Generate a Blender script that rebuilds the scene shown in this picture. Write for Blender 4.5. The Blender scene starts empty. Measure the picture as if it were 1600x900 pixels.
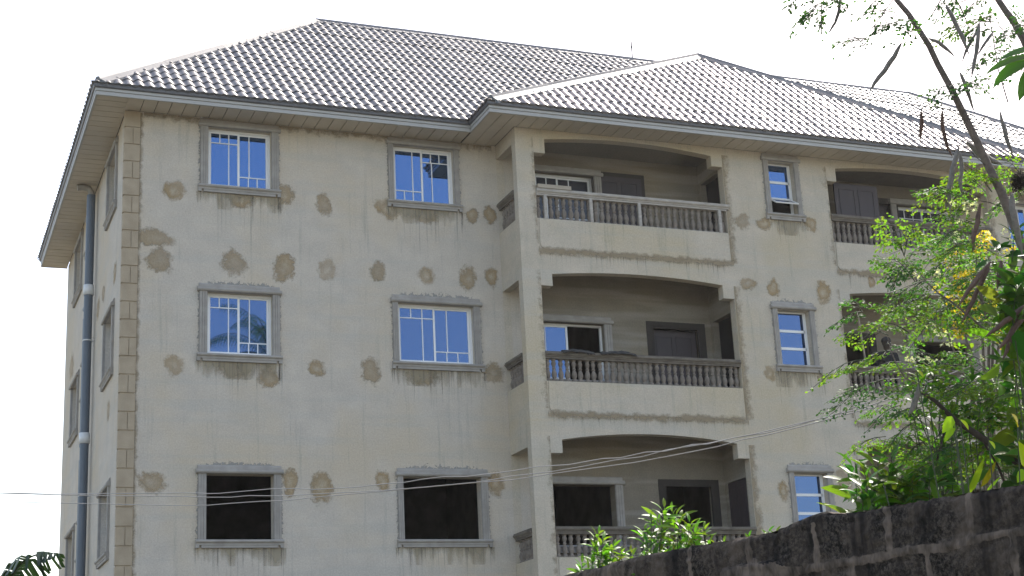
import bpy, math, random
from mathutils import Vector, Matrix, noise
R_ = math.radians
scene = bpy.context.scene
COL = scene.collection

# ------------------------------------------------------------------ camera
CAM = Vector((-3.3382, -25.4849, 0.0))
CR = Vector((0.92996658, -0.36423604, -0.04994271))
CU = Vector((-0.05812758, -0.27980903, 0.95829437))
CF = Vector((0.36301976, 0.88827868, 0.2813852))
FPX = 2411.6
cd = bpy.data.cameras.new("camera"); cam = bpy.data.objects.new("camera", cd); COL.objects.link(cam)
cd.sensor_width = 36; cd.lens = FPX / 1600 * 36; cd.clip_start = 0.05; cd.clip_end = 5000
m = Matrix.Identity(4)
for i in range(3):
    m[i][0] = CR[i]; m[i][1] = CU[i]; m[i][2] = -CF[i]; m[i][3] = CAM[i]
cam.matrix_world = m
scene.camera = cam
def at(u, v, depth):
    """point at a distance in front of the photographer, photograph coordinates 1600x900"""
    return CAM + CF * depth + CR * ((u - 800) / FPX * depth) - CU * ((v - 450) / FPX * depth)

# ------------------------------------------------------------------ light
SUN = Vector((0.518, 0.432, 0.74)).normalized()
w = bpy.data.worlds.new("World"); scene.world = w; w.use_nodes = True
nt = w.node_tree; nt.nodes.clear()
sky = nt.nodes.new('ShaderNodeTexSky'); sky.sky_type = 'NISHITA'; sky.sun_disc = False
sky.sun_elevation = math.asin(SUN.z); sky.sun_rotation = math.atan2(SUN.x, SUN.y)
sky.air_density = 1.0; sky.dust_density = 1.8; sky.ozone_density = 1.0
bg = nt.nodes.new('ShaderNodeBackground'); bg.inputs[1].default_value = 0.13
wo = nt.nodes.new('ShaderNodeOutputWorld')
hz = nt.nodes.new('ShaderNodeMix'); hz.data_type = 'RGBA'; hz.blend_type = 'MULTIPLY'; hz.inputs[0].default_value = 1.0
hz.inputs[7].default_value = (1.13, .985, 0.86, 1)          # dusty air takes the blue out of the sky light
nt.links.new(sky.outputs[0], hz.inputs[6]); nt.links.new(hz.outputs[2], bg.inputs[0]); nt.links.new(bg.outputs[0], wo.inputs[0])
sl = bpy.data.lights.new("sun", 'SUN'); so = bpy.data.objects.new("sun", sl); COL.objects.link(so)
sl.energy = 2.9; sl.angle = R_(0.53); sl.color = (1, 0.95, 0.87)
so.rotation_euler = SUN.to_track_quat('Z', 'Y').to_euler()
scene.view_settings.view_transform = 'Standard'; scene.view_settings.look = 'None'
scene.view_settings.exposure = 1.62; scene.view_settings.gamma = 1.0
scene.view_settings.use_curve_mapping = False

GZ = -1.6            # ground level below the lens
# ------------------------------------------------------------------ mesh helpers
class MB:
    def __init__(s): s.v = []; s.f = []; s.sm = []; s.c = []; s.a = []; s.useC = False; s.useA = False
    def add(s, vs, fs, smooth=False, col=None, att=None):
        b = len(s.v); s.v.extend([tuple(q) for q in vs])
        for f in fs: s.f.append(tuple(b + i for i in f)); s.sm.append(smooth)
        if col is not None: s.useC = True
        s.c.extend([col or (1, 1, 1)] * len(vs))
        if att is not None: s.useA = True; s.a.extend(att)
        else: s.a.extend([0.0] * len(vs))
    def box(s, x0, x1, y0, y1, z0, z1):
        s.add([(x0,y0,z0),(x1,y0,z0),(x1,y1,z0),(x0,y1,z0),(x0,y0,z1),(x1,y0,z1),(x1,y1,z1),(x0,y1,z1)],
              [(0,3,2,1),(4,5,6,7),(0,1,5,4),(1,2,6,5),(2,3,7,6),(3,0,4,7)])
    def tube(s, pts, rad, n=6, cap=True, jit=0, rng=None):
        pts = [Vector(p) for p in pts]; rings = []; vs = []
        up = None
        for i, p in enumerate(pts):
            d = (pts[min(i+1, len(pts)-1)] - pts[max(i-1, 0)])
            if d.length < 1e-9: d = Vector((0, 0, 1))
            d.normalize()
            if up is None: up = d.orthogonal().normalized()
            up = (up - d * up.dot(d)); up = up.normalized() if up.length > 1e-6 else d.orthogonal().normalized()
            b = d.cross(up)
            r = rad[i] if isinstance(rad, (list, tuple)) else rad
            for k in range(n):
                a = 2 * math.pi * k / n
                rr = r * (1 + (rng.uniform(-jit, jit) if rng else 0))
                vs.append(p + (up * math.cos(a) + b * math.sin(a)) * rr)
        fs = []
        for i in range(len(pts) - 1):
            for k in range(n):
                fs.append((i*n+k, i*n+(k+1) % n, (i+1)*n+(k+1) % n, (i+1)*n+k))
        s.add(vs, fs, True)
        if cap:
            s.add(vs[:n], [tuple(range(n - 1, -1, -1))]); s.add(vs[-n:], [tuple(range(n))])
    def lathe(s, prof, n=12, c=(0, 0, 0)):
        vs = []
        for r, z in prof:
            for k in range(n):
                a = 2 * math.pi * k / n; vs.append((c[0] + r * math.cos(a), c[1] + r * math.sin(a), c[2] + z))
        fs = []
        for i in range(len(prof) - 1):
            for k in range(n): fs.append((i*n+k, i*n+(k+1) % n, (i+1)*n+(k+1) % n, (i+1)*n+k))
        s.add(vs, fs, True)
    def build(s, name, mat, parent=None, off=None):
        me = bpy.data.meshes.new(name); me.from_pydata(s.v, [], s.f)
        me.polygons.foreach_set('use_smooth', s.sm)
        if s.useC:
            ca = me.color_attributes.new('tint', 'FLOAT_COLOR', 'POINT')
            ca.data.foreach_set('color', [q for c in s.c for q in (c[0], c[1], c[2], 1.0)])
        if s.useA:
            aa = me.attributes.new('rad', 'FLOAT', 'POINT'); aa.data.foreach_set('value', s.a)
        me.materials.append(mat); me.update()
        o = bpy.data.objects.new(name, me); COL.objects.link(o)
        if parent is not None:
            o.parent = parent
            if parent.type == 'EMPTY' and parent.parent is None: o.location = -parent.location
        return o
def thing(name, loc, label, cat, group=None):
    o = bpy.data.objects.new(name, None); COL.objects.link(o); o.location = loc; o.empty_display_size = .3
    o['label'] = label; o['category'] = cat
    if group: o['group'] = group
    return o
def tag(o, label, cat, group=None, kind=None):
    if label: o['label'] = label
    if cat: o['category'] = cat
    if group: o['group'] = group
    if kind: o['kind'] = kind
    return o

# ------------------------------------------------------------------ materials
class NT:
    def __init__(s, name):
        s.m = bpy.data.materials.new(name); s.m.use_nodes = True; s.t = s.m.node_tree; s.t.nodes.clear()
        s.out = s.n('ShaderNodeOutputMaterial'); s.b = s.n('ShaderNodeBsdfPrincipled')
        s.l(s.b.outputs[0], s.out.inputs[0])
    def n(s, k, **p):
        x = s.t.nodes.new(k)
        for a, v in p.items(): setattr(x, a, v)
        return x
    def l(s, a, b): s.t.links.new(a, b)
    def pos(s, scale=(1, 1, 1)):
        g = s.n('ShaderNodeNewGeometry'); v = s.n('ShaderNodeVectorMath', operation='MULTIPLY')
        v.inputs[1].default_value = scale; s.l(g.outputs['Position'], v.inputs[0]); return v.outputs[0]
    def noise(s, sc=1, det=3, rough=.55, scale=(1, 1, 1), dist=0):
        x = s.n('ShaderNodeTexNoise'); x.inputs['Scale'].default_value = sc; x.inputs['Detail'].default_value = det
        x.inputs['Roughness'].default_value = rough; x.inputs['Distortion'].default_value = dist
        s.l(s.pos(scale), x.inputs['Vector']); return x.outputs[0]
    def ramp(s, fac, stops):
        r = s.n('ShaderNodeValToRGB'); e = r.color_ramp.elements
        while len(e) < len(stops): e.new(0.5)
        for i, (p, c) in enumerate(stops):
            e[i].position = p; e[i].color = (c, c, c, 1) if isinstance(c, (int, float)) else (*c, 1)
        s.l(fac, r.inputs[0]); return r.outputs[0]
    def mix(s, f, a, b, mode='MIX'):
        x = s.n('ShaderNodeMix', data_type='RGBA', blend_type=mode)
        for i, q in ((0, f), (6, a), (7, b)):
            if isinstance(q, (int, float)): x.inputs[i].default_value = q
            elif isinstance(q, tuple): x.inputs[i].default_value = (*q, 1)
            else: s.l(q, x.inputs[i])
        return x.outputs[2]
    def math(s, op, a, b=0.0, clamp=False):
        x = s.n('ShaderNodeMath', operation=op, use_clamp=clamp)
        for i, q in ((0, a), (1, b)):
            if isinstance(q, (int, float)): x.inputs[i].default_value = q
            else: s.l(q, x.inputs[i])
        return x.outputs[0]
    def attr(s, name, out='Fac'):
        x = s.n('ShaderNodeAttribute'); x.attribute_name = name; return x.outputs[out]
    def bump(s, h, strength=.3, dist=.02):
        x = s.n('ShaderNodeBump'); x.inputs['Strength'].default_value = strength; x.inputs['Distance'].default_value = dist
        s.l(h, x.inputs['Height']); s.l(x.outputs[0], s.b.inputs['Normal'])
    def set(s, col=None, rough=None, metal=None, spec=None):
        if col is not None:
            if isinstance(col, tuple): s.b.inputs['Base Color'].default_value = (*col, 1)
            else: s.l(col, s.b.inputs['Base Color'])
        if rough is not None:
            if isinstance(rough, (int, float)): s.b.inputs['Roughness'].default_value = rough
            else: s.l(rough, s.b.inputs['Roughness'])
        if metal is not None: s.b.inputs['Metallic'].default_value = metal
        if spec is not None: s.b.inputs['Specular IOR Level'].default_value = spec
        return s
    def alpha(s, a):
        t = s.n('ShaderNodeBsdfTransparent'); x = s.n('ShaderNodeMixShader')
        s.l(a, x.inputs[0]); s.l(t.outputs[0], x.inputs[1]); s.l(s.b.outputs[0], x.inputs[2]); s.l(x.outputs[0], s.out.inputs[0])

def plaster_colour(t, a=(.60,.55,.475), b=(.52,.475,.41), c=(.565,.49,.37)):
    big = t.noise(0.55, 4, .6); mid = t.noise(2.2, 5, .62, (1, 1, 1.3)); fine = t.noise(38, 4, .7)
    hor = t.noise(1.0, 2, .5, (.35, .35, 4.4))       # block courses telegraphing through
    col = t.mix(t.ramp(mid, [(.32, 0.0), (.7, 1.0)]), b, a)
    col = t.mix(t.math('MULTIPLY', t.ramp(big, [(.45, 0.0), (.64, 1.0)]), .8), col, c)
    col = t.mix(t.math('MULTIPLY', t.ramp(hor, [(.5, 0.0), (.62, 1.0)]), .28), col, (.47,.46,.42))
    st = t.noise(1.0, 4, .7, (9, 9, .5))
    col = t.mix(t.math('MULTIPLY', t.ramp(st, [(.56, 0.0), (.72, 1.0)]), .3), col, (.21,.20,.17))
    col = t.mix(.22, col, t.ramp(fine, [(.3, 0.0), (.75, .75)]), 'OVERLAY')
    sp = t.noise(16, 3, .8)
    col = t.mix(t.math('MULTIPLY', t.ramp(sp, [(.69, 0.0), (.74, 1.0)]), .5), col, (.13,.12,.10))
    return col, mid, fine
def mk_plaster(name, **k):
    t = NT(name); col, mid, fine = plaster_colour(t, **k)
    t.set(col, .92, 0, .2); t.bump(t.math('ADD', t.math('MULTIPLY', mid, 1.2), t.math('MULTIPLY', fine, .35)), .55, .015); return t.m
M = {}
M['plaster'] = mk_plaster('plaster')
M['plaster_wing'] = mk_plaster('plaster_wing', a=(.585,.525,.43), b=(.50,.45,.365), c=(.54,.465,.33))
M['plaster_in_shade'] = mk_plaster('plaster_recess_shade', a=(.25,.22,.175), b=(.20,.175,.14), c=(.26,.215,.15))  # darker plaster copy, the shade of the balcony recess put into its colour
M['plaster_dark'] = mk_plaster('plaster_ceiling_shade', a=(.16,.145,.125), b=(.12,.11,.095), c=(.17,.145,.11))  # ceiling plaster with deeper balcony shade put into its colour
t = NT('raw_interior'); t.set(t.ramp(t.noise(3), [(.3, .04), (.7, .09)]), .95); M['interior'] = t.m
t = NT('quoin_block'); fine = t.noise(40, 4, .7)
t.set(t.mix(t.ramp(t.noise(4, 4), [(.3, 0.0), (.7, 1.0)]), (.34,.275,.195), (.42,.345,.25)), .9); t.bump(fine, .4, .008); M['quoin'] = t.m
t = NT('plaster_patch_mortar')
nn = t.noise(9, 4, .65); rad = t.attr('rad')
rr = t.math('ADD', rad, t.math('MULTIPLY', t.math('SUBTRACT', nn, .5), 1.15))
al = t.ramp(rr, [(.52, .85), (.84, 0.0)])
sel = t.ramp(t.n('ShaderNodeObjectInfo').outputs['Random'], [(.35, 0.0), (1.0, 1.0)])
rc = t.mix(sel, (.385,.275,.14), (.36,.29,.20))
cc = t.mix(sel, (.56,.48,.35), (.42,.345,.245))
col = t.mix(t.ramp(rr, [(.0, 0.0), (.42, 1.0)]), cc, rc)
col = t.mix(.3, col, t.ramp(t.noise(45, 3), [(.3, .2), (.7, .8)]), 'OVERLAY')
t.set(col, .95); t.bump(nn, .5, .02)
vv = t.ramp(t.noise(.7, 1, .5, (1.3, 1.3, 1.7)), [(.35, .55), (.6, 1.0)])
oi = t.n('ShaderNodeObjectInfo').outputs['Random']
t.alpha(t.math('MULTIPLY', t.math('MULTIPLY', al, vv), t.ramp(oi, [(0.0, .55), (.6, 1.0)]))); M['patch'] = t.m
def streak(name, colr, thr, dens, sx=26):
    t = NT(name); a = t.noise(1, 3, .6, (sx, sx, .55)); b = t.noise(3, 3); h = t.attr('rad')
    lim = t.math('ADD', a, t.math('MULTIPLY', b, .12))
    mask = t.ramp(t.math('SUBTRACT', lim, t.math('MULTIPLY', h, .17)), [(thr, 0.0), (thr + .2, 1.0)])
    t.set(colr, .95); t.alpha(t.math('MULTIPLY', mask, dens)); return t.m
M['streak'] = streak('rain_streaks', (.18,.165,.14), .53, .42, 38)
t = NT('drip_dirt'); h = t.attr('rad'); a = t.noise(1, 3, .6, (12, 12, 3.5))
t.set((.12,.105,.085), .95); t.alpha(t.ramp(t.math('SUBTRACT', t.math('ADD', .72, t.math('MULTIPLY', t.math('SUBTRACT', a, .5), .5)), h), [(0.0, 0.0), (.22, .5)])); M['drip_run'] = t.m
M['sill_stain'] = streak('damp_stain', (.36,.31,.215), .38, .6, 3.2)
t = NT('mortar_smear'); h = t.attr('rad'); a = t.noise(14, 4, .75)
mask = t.ramp(t.math('SUBTRACT', a, t.math('MULTIPLY', h, .42)), [(.34, 0.0), (.40, 1.0)])
t.set(t.mix(t.noise(8), (.25,.245,.235), (.38,.37,.35)), .95); t.bump(a, .6, .02); t.alpha(t.math('MULTIPLY', mask, .85)); M['smear'] = t.m
t = NT('band_stain'); h = t.attr('rad'); a = t.noise(5, 4, .7)
mask = t.ramp(t.math('SUBTRACT', a, t.math('MULTIPLY', h, .55)), [(.08, 0.0), (.42, 1.0)])
t.set(t.mix(t.noise(3), (.29,.225,.14), (.36,.30,.21)), .95); t.alpha(t.math('MULTIPLY', mask, .7)); M['band'] = t.m
t = NT('surround_cement'); n1 = t.noise(6, 4); 
t.set(t.mix(t.ramp(n1, [(.3, 0.0), (.7, 1.0)]), (.28,.26,.235), (.37,.345,.315)), .85); t.bump(t.noise(60, 3), .25, .005); M['surround'] = t.m
t = NT('baluster_cement'); n1 = t.noise(7, 4, .7)
t.set(t.mix(t.ramp(n1, [(.3, 0.0), (.7, 1.0)]), (.14,.118,.098), (.25,.218,.185)), .9); t.bump(t.noise(70, 3), .3, .004); M['baluster'] = t.m
t = NT('rail_cement_dark'); n1 = t.noise(5, 5, .7, (1, 1, 3))
t.set(t.mix(t.ramp(n1, [(.35, 0.0), (.68, 1.0)]), (.10,.088,.072), (.20,.175,.145)), .9); t.bump(t.noise(50, 3), .3, .004); M['rail'] = t.m
t = NT('rail_cement_fresh'); n1 = t.noise(5, 5, .7, (1, 1, 3))
t.set(t.mix(t.ramp(n1, [(.35, 0.0), (.68, 1.0)]), (.33,.30,.27), (.48,.45,.41)), .9); M['rail_light'] = t.m
t = NT('white_aluminium'); t.set(t.mix(t.noise(5), (.74,.75,.76), (.84,.845,.85)), .35, 0); M['frame'] = t.m
t = NT('blue_glass'); t.set((.085,.14,.275), .02, .92); M['glass'] = t.m
t = NT('blue_glass_high'); t.set((.095,.18,.37), .02, .92); M['glass_hi'] = t.m
t = NT('dark_glass'); t.set((.03,.035,.05), .08, 0, .5); M['glass_dark'] = t.m
t = NT('fascia_metal'); t.set(t.mix(t.noise(3, 3, .5, (1, 1, 2)), (.37,.36,.34), (.43,.42,.40)), .4, .0); M['fascia'] = t.m
t = NT('eave_flashing'); t.set(t.mix(t.noise(2), (.085,.085,.095), (.13,.13,.14)), .42, .2); M['drip'] = t.m
t = NT('soffit_boards'); n1 = t.noise(2.3, 4)
t.set(t.mix(t.ramp(n1, [(.3, 0.0), (.7, 1.0)]), (.50,.445,.365), (.57,.51,.43)), .6); M['soffit'] = t.m
t = NT('soffit_gap'); t.set((.05,.045,.04), .9); M['gap'] = t.m
t = NT('tile_metal'); n1 = t.noise(1.3, 4); n2 = t.noise(22, 3)
t.set(t.mix(t.ramp(n1, [(.3, 0.0), (.7, 1.0)]), (.105,.105,.113), (.14,.14,.148)), t.ramp(n2, [(.3, .42), (.7, .56)]), .15, .5); M['tile'] = t.m
t = NT('tile_metal_glare'); n1 = t.noise(1.3, 4); n2 = t.noise(22, 3)
t.set(t.mix(t.ramp(n1, [(.3, 0.0), (.7, 1.0)]), (.19,.172,.17), (.23,.21,.205)), t.ramp(n2, [(.3, .32), (.7, .45)]), .35, .5); M['tile_wing'] = t.m  # paler tile copy, sun glare on the wing put into the colour
t = NT('ridge_flashing'); n1 = t.noise(2.5, 4)
t.set(t.mix(t.ramp(n1, [(.35, 0.0), (.65, 1.0)]), (.13,.13,.135), (.19,.19,.195)), .6, .0); M['cap'] = t.m
t = NT('pipe_pvc'); t.set(t.mix(t.noise(3, 3, .5, (4, 4, 1)), (.075,.10,.135), (.115,.14,.175)), .45); M['pipe'] = t.m
t = NT('pipe_collar_white'); t.set((.66,.67,.68), .4); M['collar'] = t.m
t = NT('door_brown'); n1 = t.noise(3, 4, .6, (4, 4, .6))
t.set(t.mix(n1, (.028,.022,.026), (.048,.037,.042)), .55); M['door'] = t.m
t = NT('dark_steel'); t.set((.06,.06,.06), .5, .6); M['steel'] = t.m
t = NT('ground_earth'); n1 = t.noise(.35, 5, .6); n2 = t.noise(6, 4)
c1 = t.mix(t.ramp(n1, [(.4, 0.0), (.6, 1.0)]), (.13,.112,.092), (.05,.06,.035))
t.set(t.mix(.3, c1, t.ramp(n2, [(.3, .2), (.7, .8)]), 'OVERLAY'), .95); t.bump(n2, .5, .05); M['ground'] = t.m
t = NT('cable_black'); t.set((.30,.29,.28), .5); M['cable'] = t.m
t = NT('timber'); t.set(t.mix(t.noise(3, 4, .6, (2, 12, 12)), (.30,.25,.19), (.45,.40,.33)), .85); M['timber'] = t.m
t = NT('dark_cloth'); t.set(t.mix(t.noise(20), (.025,.025,.028), (.06,.058,.055)), .95); M['cloth'] = t.m
def leafmat(name, base, var, trans=.45, rough=.38, spec=.5):
    t = NT(name); tint = t.attr('tint', 'Color'); n1 = t.noise(3)
    c = t.mix(n1, base, var); c = t.mix(1.0, c, tint, 'MULTIPLY')
    t.set(c, rough, 0, spec)
    tr = t.n('ShaderNodeBsdfTranslucent')
    tc = t.mix(1.0, c, (1.9, 2.0, .9), 'MULTIPLY'); t.l(tc, tr.inputs[0])
    x = t.n('ShaderNodeMixShader'); x.inputs[0].default_value = trans
    t.l(t.b.outputs[0], x.inputs[1]); t.l(tr.outputs[0], x.inputs[2]); t.l(x.outputs[0], t.out.inputs[0]); return t.m
M['moringa'] = leafmat('feathery_leaf', (.055,.125,.03), (.095,.175,.035), .46, .62, .2)
M['broad'] = leafmat('glossy_leaf', (.042,.105,.02), (.065,.14,.024), .42, .46, .3)
M['banana'] = leafmat('banana_leaf', (.012,.03,.016), (.022,.045,.02), .15, .5, .3)
M['yellow'] = leafmat('yellow_petal', (.50,.37,.012), (.55,.44,.03), .35, .6)
M['white_petal'] = leafmat('cream_petal', (.75,.74,.58), (.8,.8,.66), .3, .6)
t = NT('bark_grey'); n1 = t.noise(30, 4, .7)
t.set(t.mix(t.ramp(n1, [(.3, 0.0), (.7, 1.0)]), (.09,.07,.065), (.20,.165,.15)), .9); t.bump(n1, .6, .006); M['bark'] = t.m
t = NT('dark_bark'); n1 = t.noise(26, 4, .7)
t.set(t.mix(t.ramp(n1, [(.3, 0.0), (.7, 1.0)]), (.028,.022,.02), (.075,.055,.045)), .9); t.bump(n1, .6, .006); M['bark_dark'] = t.m
t = NT('pod_brown'); n1 = t.noise(28, 4, .7)
t.set(t.mix(t.ramp(n1, [(.3, 0.0), (.7, 1.0)]), (.075,.045,.038), (.16,.10,.085)), .85); t.bump(n1, .5, .004); M['pod'] = t.m
t = NT('pod_grey'); n1 = t.noise(28, 4, .7)
t.set(t.mix(t.ramp(n1, [(.3, 0.0), (.7, 1.0)]), (.12,.11,.10), (.24,.22,.205)), .85); t.bump(n1, .5, .004); M['pod_grey'] = t.m
t = NT('green_stem'); t.set((.045,.06,.028), .7); M['stem'] = t.m
t = NT('mouldy_block'); mo = t.attr('rad'); a = t.noise(42, 6, .85); b = t.noise(3.4, 4, .65); c = t.noise(14, 3, .7, (1, 1, .35))
blk = t.mix(t.ramp(a, [(.44, 0.0), (.62, 1.0)]), (.008,.007,.006), (.105,.086,.072))
blk = t.mix(t.ramp(b, [(.42, 0.0), (.62, 1.0)]), blk, t.mix(a, (.03,.024,.02), (.16,.125,.10)))
stv = t.noise(1, 4, .6, (6, 6, .8)); blk = t.mix(t.ramp(stv, [(.46, 0.0), (.62, .85)]), blk, (.009,.008,.008))
mor = t.mix(t.ramp(c, [(.36, 0.0), (.62, 1.0)]), (.05,.04,.033), (.165,.13,.105))
t.set(t.mix(t.ramp(t.math('ADD', mo, t.math('MULTIPLY', t.math('SUBTRACT', a, .5), .5)), [(.4, 0.0), (.62, 1.0)]), blk, mor), .95, 0, .15)
t.bump(a, .8, .006); M['block'] = t.m
t = NT('dark_mortar'); t.set(t.mix(t.noise(9, 4), (.022,.019,.017), (.05,.043,.038)), .95); M['dark_mortar'] = t.m
t = NT('doorway_black'); t.set((.012,.012,.013), .95); M['doorway_shade'] = t.m  # near-black colour stands in for the shade inside the side doorway
t = NT('skin'); t.set((.03,.018,.012), .6); M['skin'] = t.m
t = NT('dark_shirt'); t.set((.012,.012,.014), .95); M['shirt'] = t.m

# ------------------------------------------------------------------ ground
g = MB(); g.add([(-900,-900,GZ),(900,-900,GZ),(900,900,GZ),(-900,900,GZ)], [(0,1,2,3)])
tag(g.build('ground', M['ground']), None, None, kind='structure')

# ------------------------------------------------------------------ building
BX, BY = 24.8, 9.31
SZ = 10.88            # soffit
bld = thing('apartment_building', (12.4, 4.6, GZ), 'unpainted three storey block of flats with tiled hip roof, arched balconies and blue windows', 'building')
def wall_plane(mb, axis, pos, thick, a0, a1, z0, z1, opens, step=None):
    """thick wall; opens = (a0,a1,low,top) top may be a function. axis 'y' -> wall lies along x at y=pos..pos+thick"""
    br = {a0, a1}
    for o in opens:
        br.add(o[0]); br.add(o[1])
        if callable(o[3]):
            n = 20
            for i in range(1, n): br.add(o[0] + (o[1] - o[0]) * i / n)
    br = sorted(b for b in br if a0 - 1e-6 <= b <= a1 + 1e-6)
    def P(a, z, k):
        d = pos + (thick if k else 0)
        return (a, d, z) if axis == 'y' else (d, a, z)
    def solids(mid, a):
        cur = z0; out = []
        for o in sorted([o for o in opens if o[0] < mid < o[1]], key=lambda o: o[2]):
            tp = o[3](a) if callable(o[3]) else o[3]
            out.append((cur, o[2])); cur = tp
        out.append((cur, z1)); return out
    prev = None
    for xa, xb in zip(br[:-1], br[1:]):
        if xb - xa < 1e-6: continue
        mid = (xa + xb) / 2
        sa = solids(mid, xa); sb = solids(mid, xb)
        for i, ((p0, p1), (q0, q1)) in enumerate(zip(sa, sb)):
            mb.add([P(xa,p0,0),P(xb,q0,0),P(xb,q1,0),P(xa,p1,0)], [(0,1,2,3)])
            mb.add([P(xa,p0,1),P(xb,q0,1),P(xb,q1,1),P(xa,p1,1)], [(3,2,1,0)])
            mb.add([P(xa,p1,0),P(xb,q1,0),P(xb,q1,1),P(xa,p1,1)], [(0,1,2,3)])
            mb.add([P(xa,p0,0),P(xb,q0,0),P(xb,q0,1),P(xa,p0,1)], [(3,2,1,0)])
        if prev is not None:
            pts = sorted({z for s_ in prev + sa for z in s_})
            for u_, v_ in zip(pts[:-1], pts[1:]):
                if v_ - u_ < 1e-6: continue
                mm = (u_ + v_) / 2
                ina = any(s_[0] < mm < s_[1] for s_ in prev); inb = any(s_[0] < mm < s_[1] for s_ in sa)
                if ina != inb: mb.add([P(xa,u_,0),P(xa,v_,0),P(xa,v_,1),P(xa,u_,1)], [(0,1,2,3)])
        else:
            mb.add([P(xa,z0,0),P(xa,z1,0),P(xa,z1,1),P(xa,z0,1)], [(0,1,2,3)])
        prev = sb
    mb.add([P(br[-1],z0,0),P(br[-1],z1,0),P(br[-1],z1,1),P(br[-1],z0,1)], [(0,1,2,3)])
SILL = [9.481, 6.435, 3.281]                      # bottom of each row of sills
def mir(x0, x1): return (BX - x1, BX - x0)
# windows: (x0,x1 opening, jamb outer x0,x1, sill x0,x1)
WA = dict(o=(1.425, 2.555), j=(1.285, 2.685), s=(1.248, 2.718))
WB = dict(o=(4.84, 6.28), j=(4.735, 6.41), s=(4.706, 6.446))
WB1 = dict(o=(4.84, 6.02), j=(4.735, 6.12), s=(4.704, 6.150))
def shiftm(W): return {k: mir(*v) for k, v in W.items()}
SH, HH = .135, 1.232                                # sill height, header bottom
op = []
for k, z in enumerate(SILL):
    for W in (WA, WB1 if k == 0 else WB):
        for q in (W, shiftm(W)): op.append((q['o'][0], q['o'][1], z + SH, z + HH))
FL = [8.70, 5.60, 2.50]
LW = (7.45, 8.90); LD = (9.90, 10.97)
for k, z in enumerate(SILL):
    top = [10.44, 7.46, 4.41][k]
    for q in (LW, mir(*LW)): op.append((q[0], q[1], top - 1.10, top))
    dx = (8.95, 9.90) if k == 0 else LD
    for q in (dx, mir(*dx)): op.append((q[0], q[1], FL[k], top + .04))
wm = MB(); bkw = MB()
for mb_, a_, b_ in ((wm, 0, 7.30), (bkw, 7.30, 17.50), (wm, 17.50, BX)): wall_plane(mb_, 'y', 0.0, .2, a_, b_, GZ, SZ, [o for o in op if a_ < (o[0]+o[1])/2 < b_])
bkw.build('balcony_back_wall', M['plaster_in_shade'], bld)
sop = []
for k, z in enumerate(SILL):
    sop += [(1.10, 2.18, z + SH - .06, z + HH - .06), (6.40, 7.50, z + SH - .06, z + HH - .06), (5.05, 5.45, z + .5, z + HH - .06)]
wall_plane(wm, 'x', 0.0, .2, 0.2, BY, GZ, SZ, sop)
wall_plane(wm, 'x', BX - .2, .2, 0.2, BY, GZ, SZ, [])
wall_plane(wm, 'y', BY - .2, .2, 0.2, BX - .2, GZ, SZ, [])
wall = wm.build('wall', M['plaster'], bld)
# wing
WX0, WX1, WY = 6.88, 17.9, -1.0
RB = [9.12, 6.08, 2.98]; SP = [10.69, 8.07, 5.03]; PK = [10.80, 8.165, 5.165]; NB = [(10.41, 10.48), (7.845, 7.815), (4.79, 4.76)]
def arch(x0, x1, sp, pk): return lambda x: sp + (pk - sp) * (1 - ((x - (x0 + x1) / 2) / ((x1 - x0) / 2)) ** 2)
wop = []; BAYS = [(7.24, 11.20), (13.57, 17.46)]
for k in range(3):
    for b0, b1 in BAYS:
        wop += [(b0, b0 + .225, RB[k], NB[k][0]), (b0 + .225, b1 - .23, RB[k], arch(b0 + .225, b1 - .23, SP[k], PK[k])), (b1 - .23, b1, RB[k], NB[k][1])]
WC = [dict(o=(12.22, 12.81), j=(12.11, 12.92), s=(12.075, 12.955)), dict(o=(12.10, 12.81), j=(11.99, 12.92), s=(11.955, 12.955)), dict(o=(12.10, 12.81), j=(11.99, 12.92), s=(11.955, 12.955))]
for k, z in enumerate(SILL): wop.append((*WC[k]['o'], z + SH - .02, z + HH - .01))
ww = MB(); wall_plane(ww, 'y', WY, .18, WX0, WX1, GZ, SZ, wop)
so_ = [(WY + .19, -.004, RB[k], [10.60, 7.98, 4.92][k]) for k in range(3)]
wall_plane(ww, 'x', WX0 + .002, .15, WY + .181, -.003, GZ, SZ, so_)
wall_plane(ww, 'x', WX1 - .152, .15, WY + .181, -.003, GZ, SZ, so_)
wing = ww.build('wing_wall', M['plaster_wing'], bld)
for k in range(3):                              # raised parapet faces
    for b0, b1 in BAYS:
        pn = MB()
        zb, zt = RB[k] - .60, RB[k] - .004
        y0, y1 = WY - .022, WY - .003
        out = [(b0 + .03, zt), (b0 + .02, zb + .14)]
        for i in range(6): a = i / 5 * math.pi / 2; out.append((b0 + .17 - .15 * math.cos(a), zb + .14 - .14 * math.sin(a)))
        out += [(b1 - .05, zb + .01), (b1 - .01, zb + .06), (b1 - .01, zt)]
        n = len(out)
        pn.add([(x, y0, z) for x, z in out] + [(x, y1, z) for x, z in out], [tuple(range(n))] + [(i, (i + 1) % n, n + (i + 1) % n, n + i) for i in range(n)])
        pn.build('parapet', M['plaster_wing'], bld)
ins = MB()
for k in range(3):
    z = FL[k]
    ins.box(WX0 + .16, WX1 - .16, WY + .185, -.004, z - .13, z)         # balcony floors
    for x0, x1 in ((11.2, 11.33), (13.44, 13.57)):
        side_top = [10.44, 7.60, 4.45][k]
        topz = SZ - .01 if k == 0 else FL[k - 1] - .135
        for yy, zz0, zz1 in (((WY + .185, -.80), z + .001, topz), ((-.80, -.10), side_top, topz), ((-.10, -.004), z + .001, topz)):
            ins.box(x0, x1, yy[0], yy[1], zz0, zz1)
ins.build('balcony_interior', M['plaster_in_shade'], bld)
rm = MB()
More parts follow.
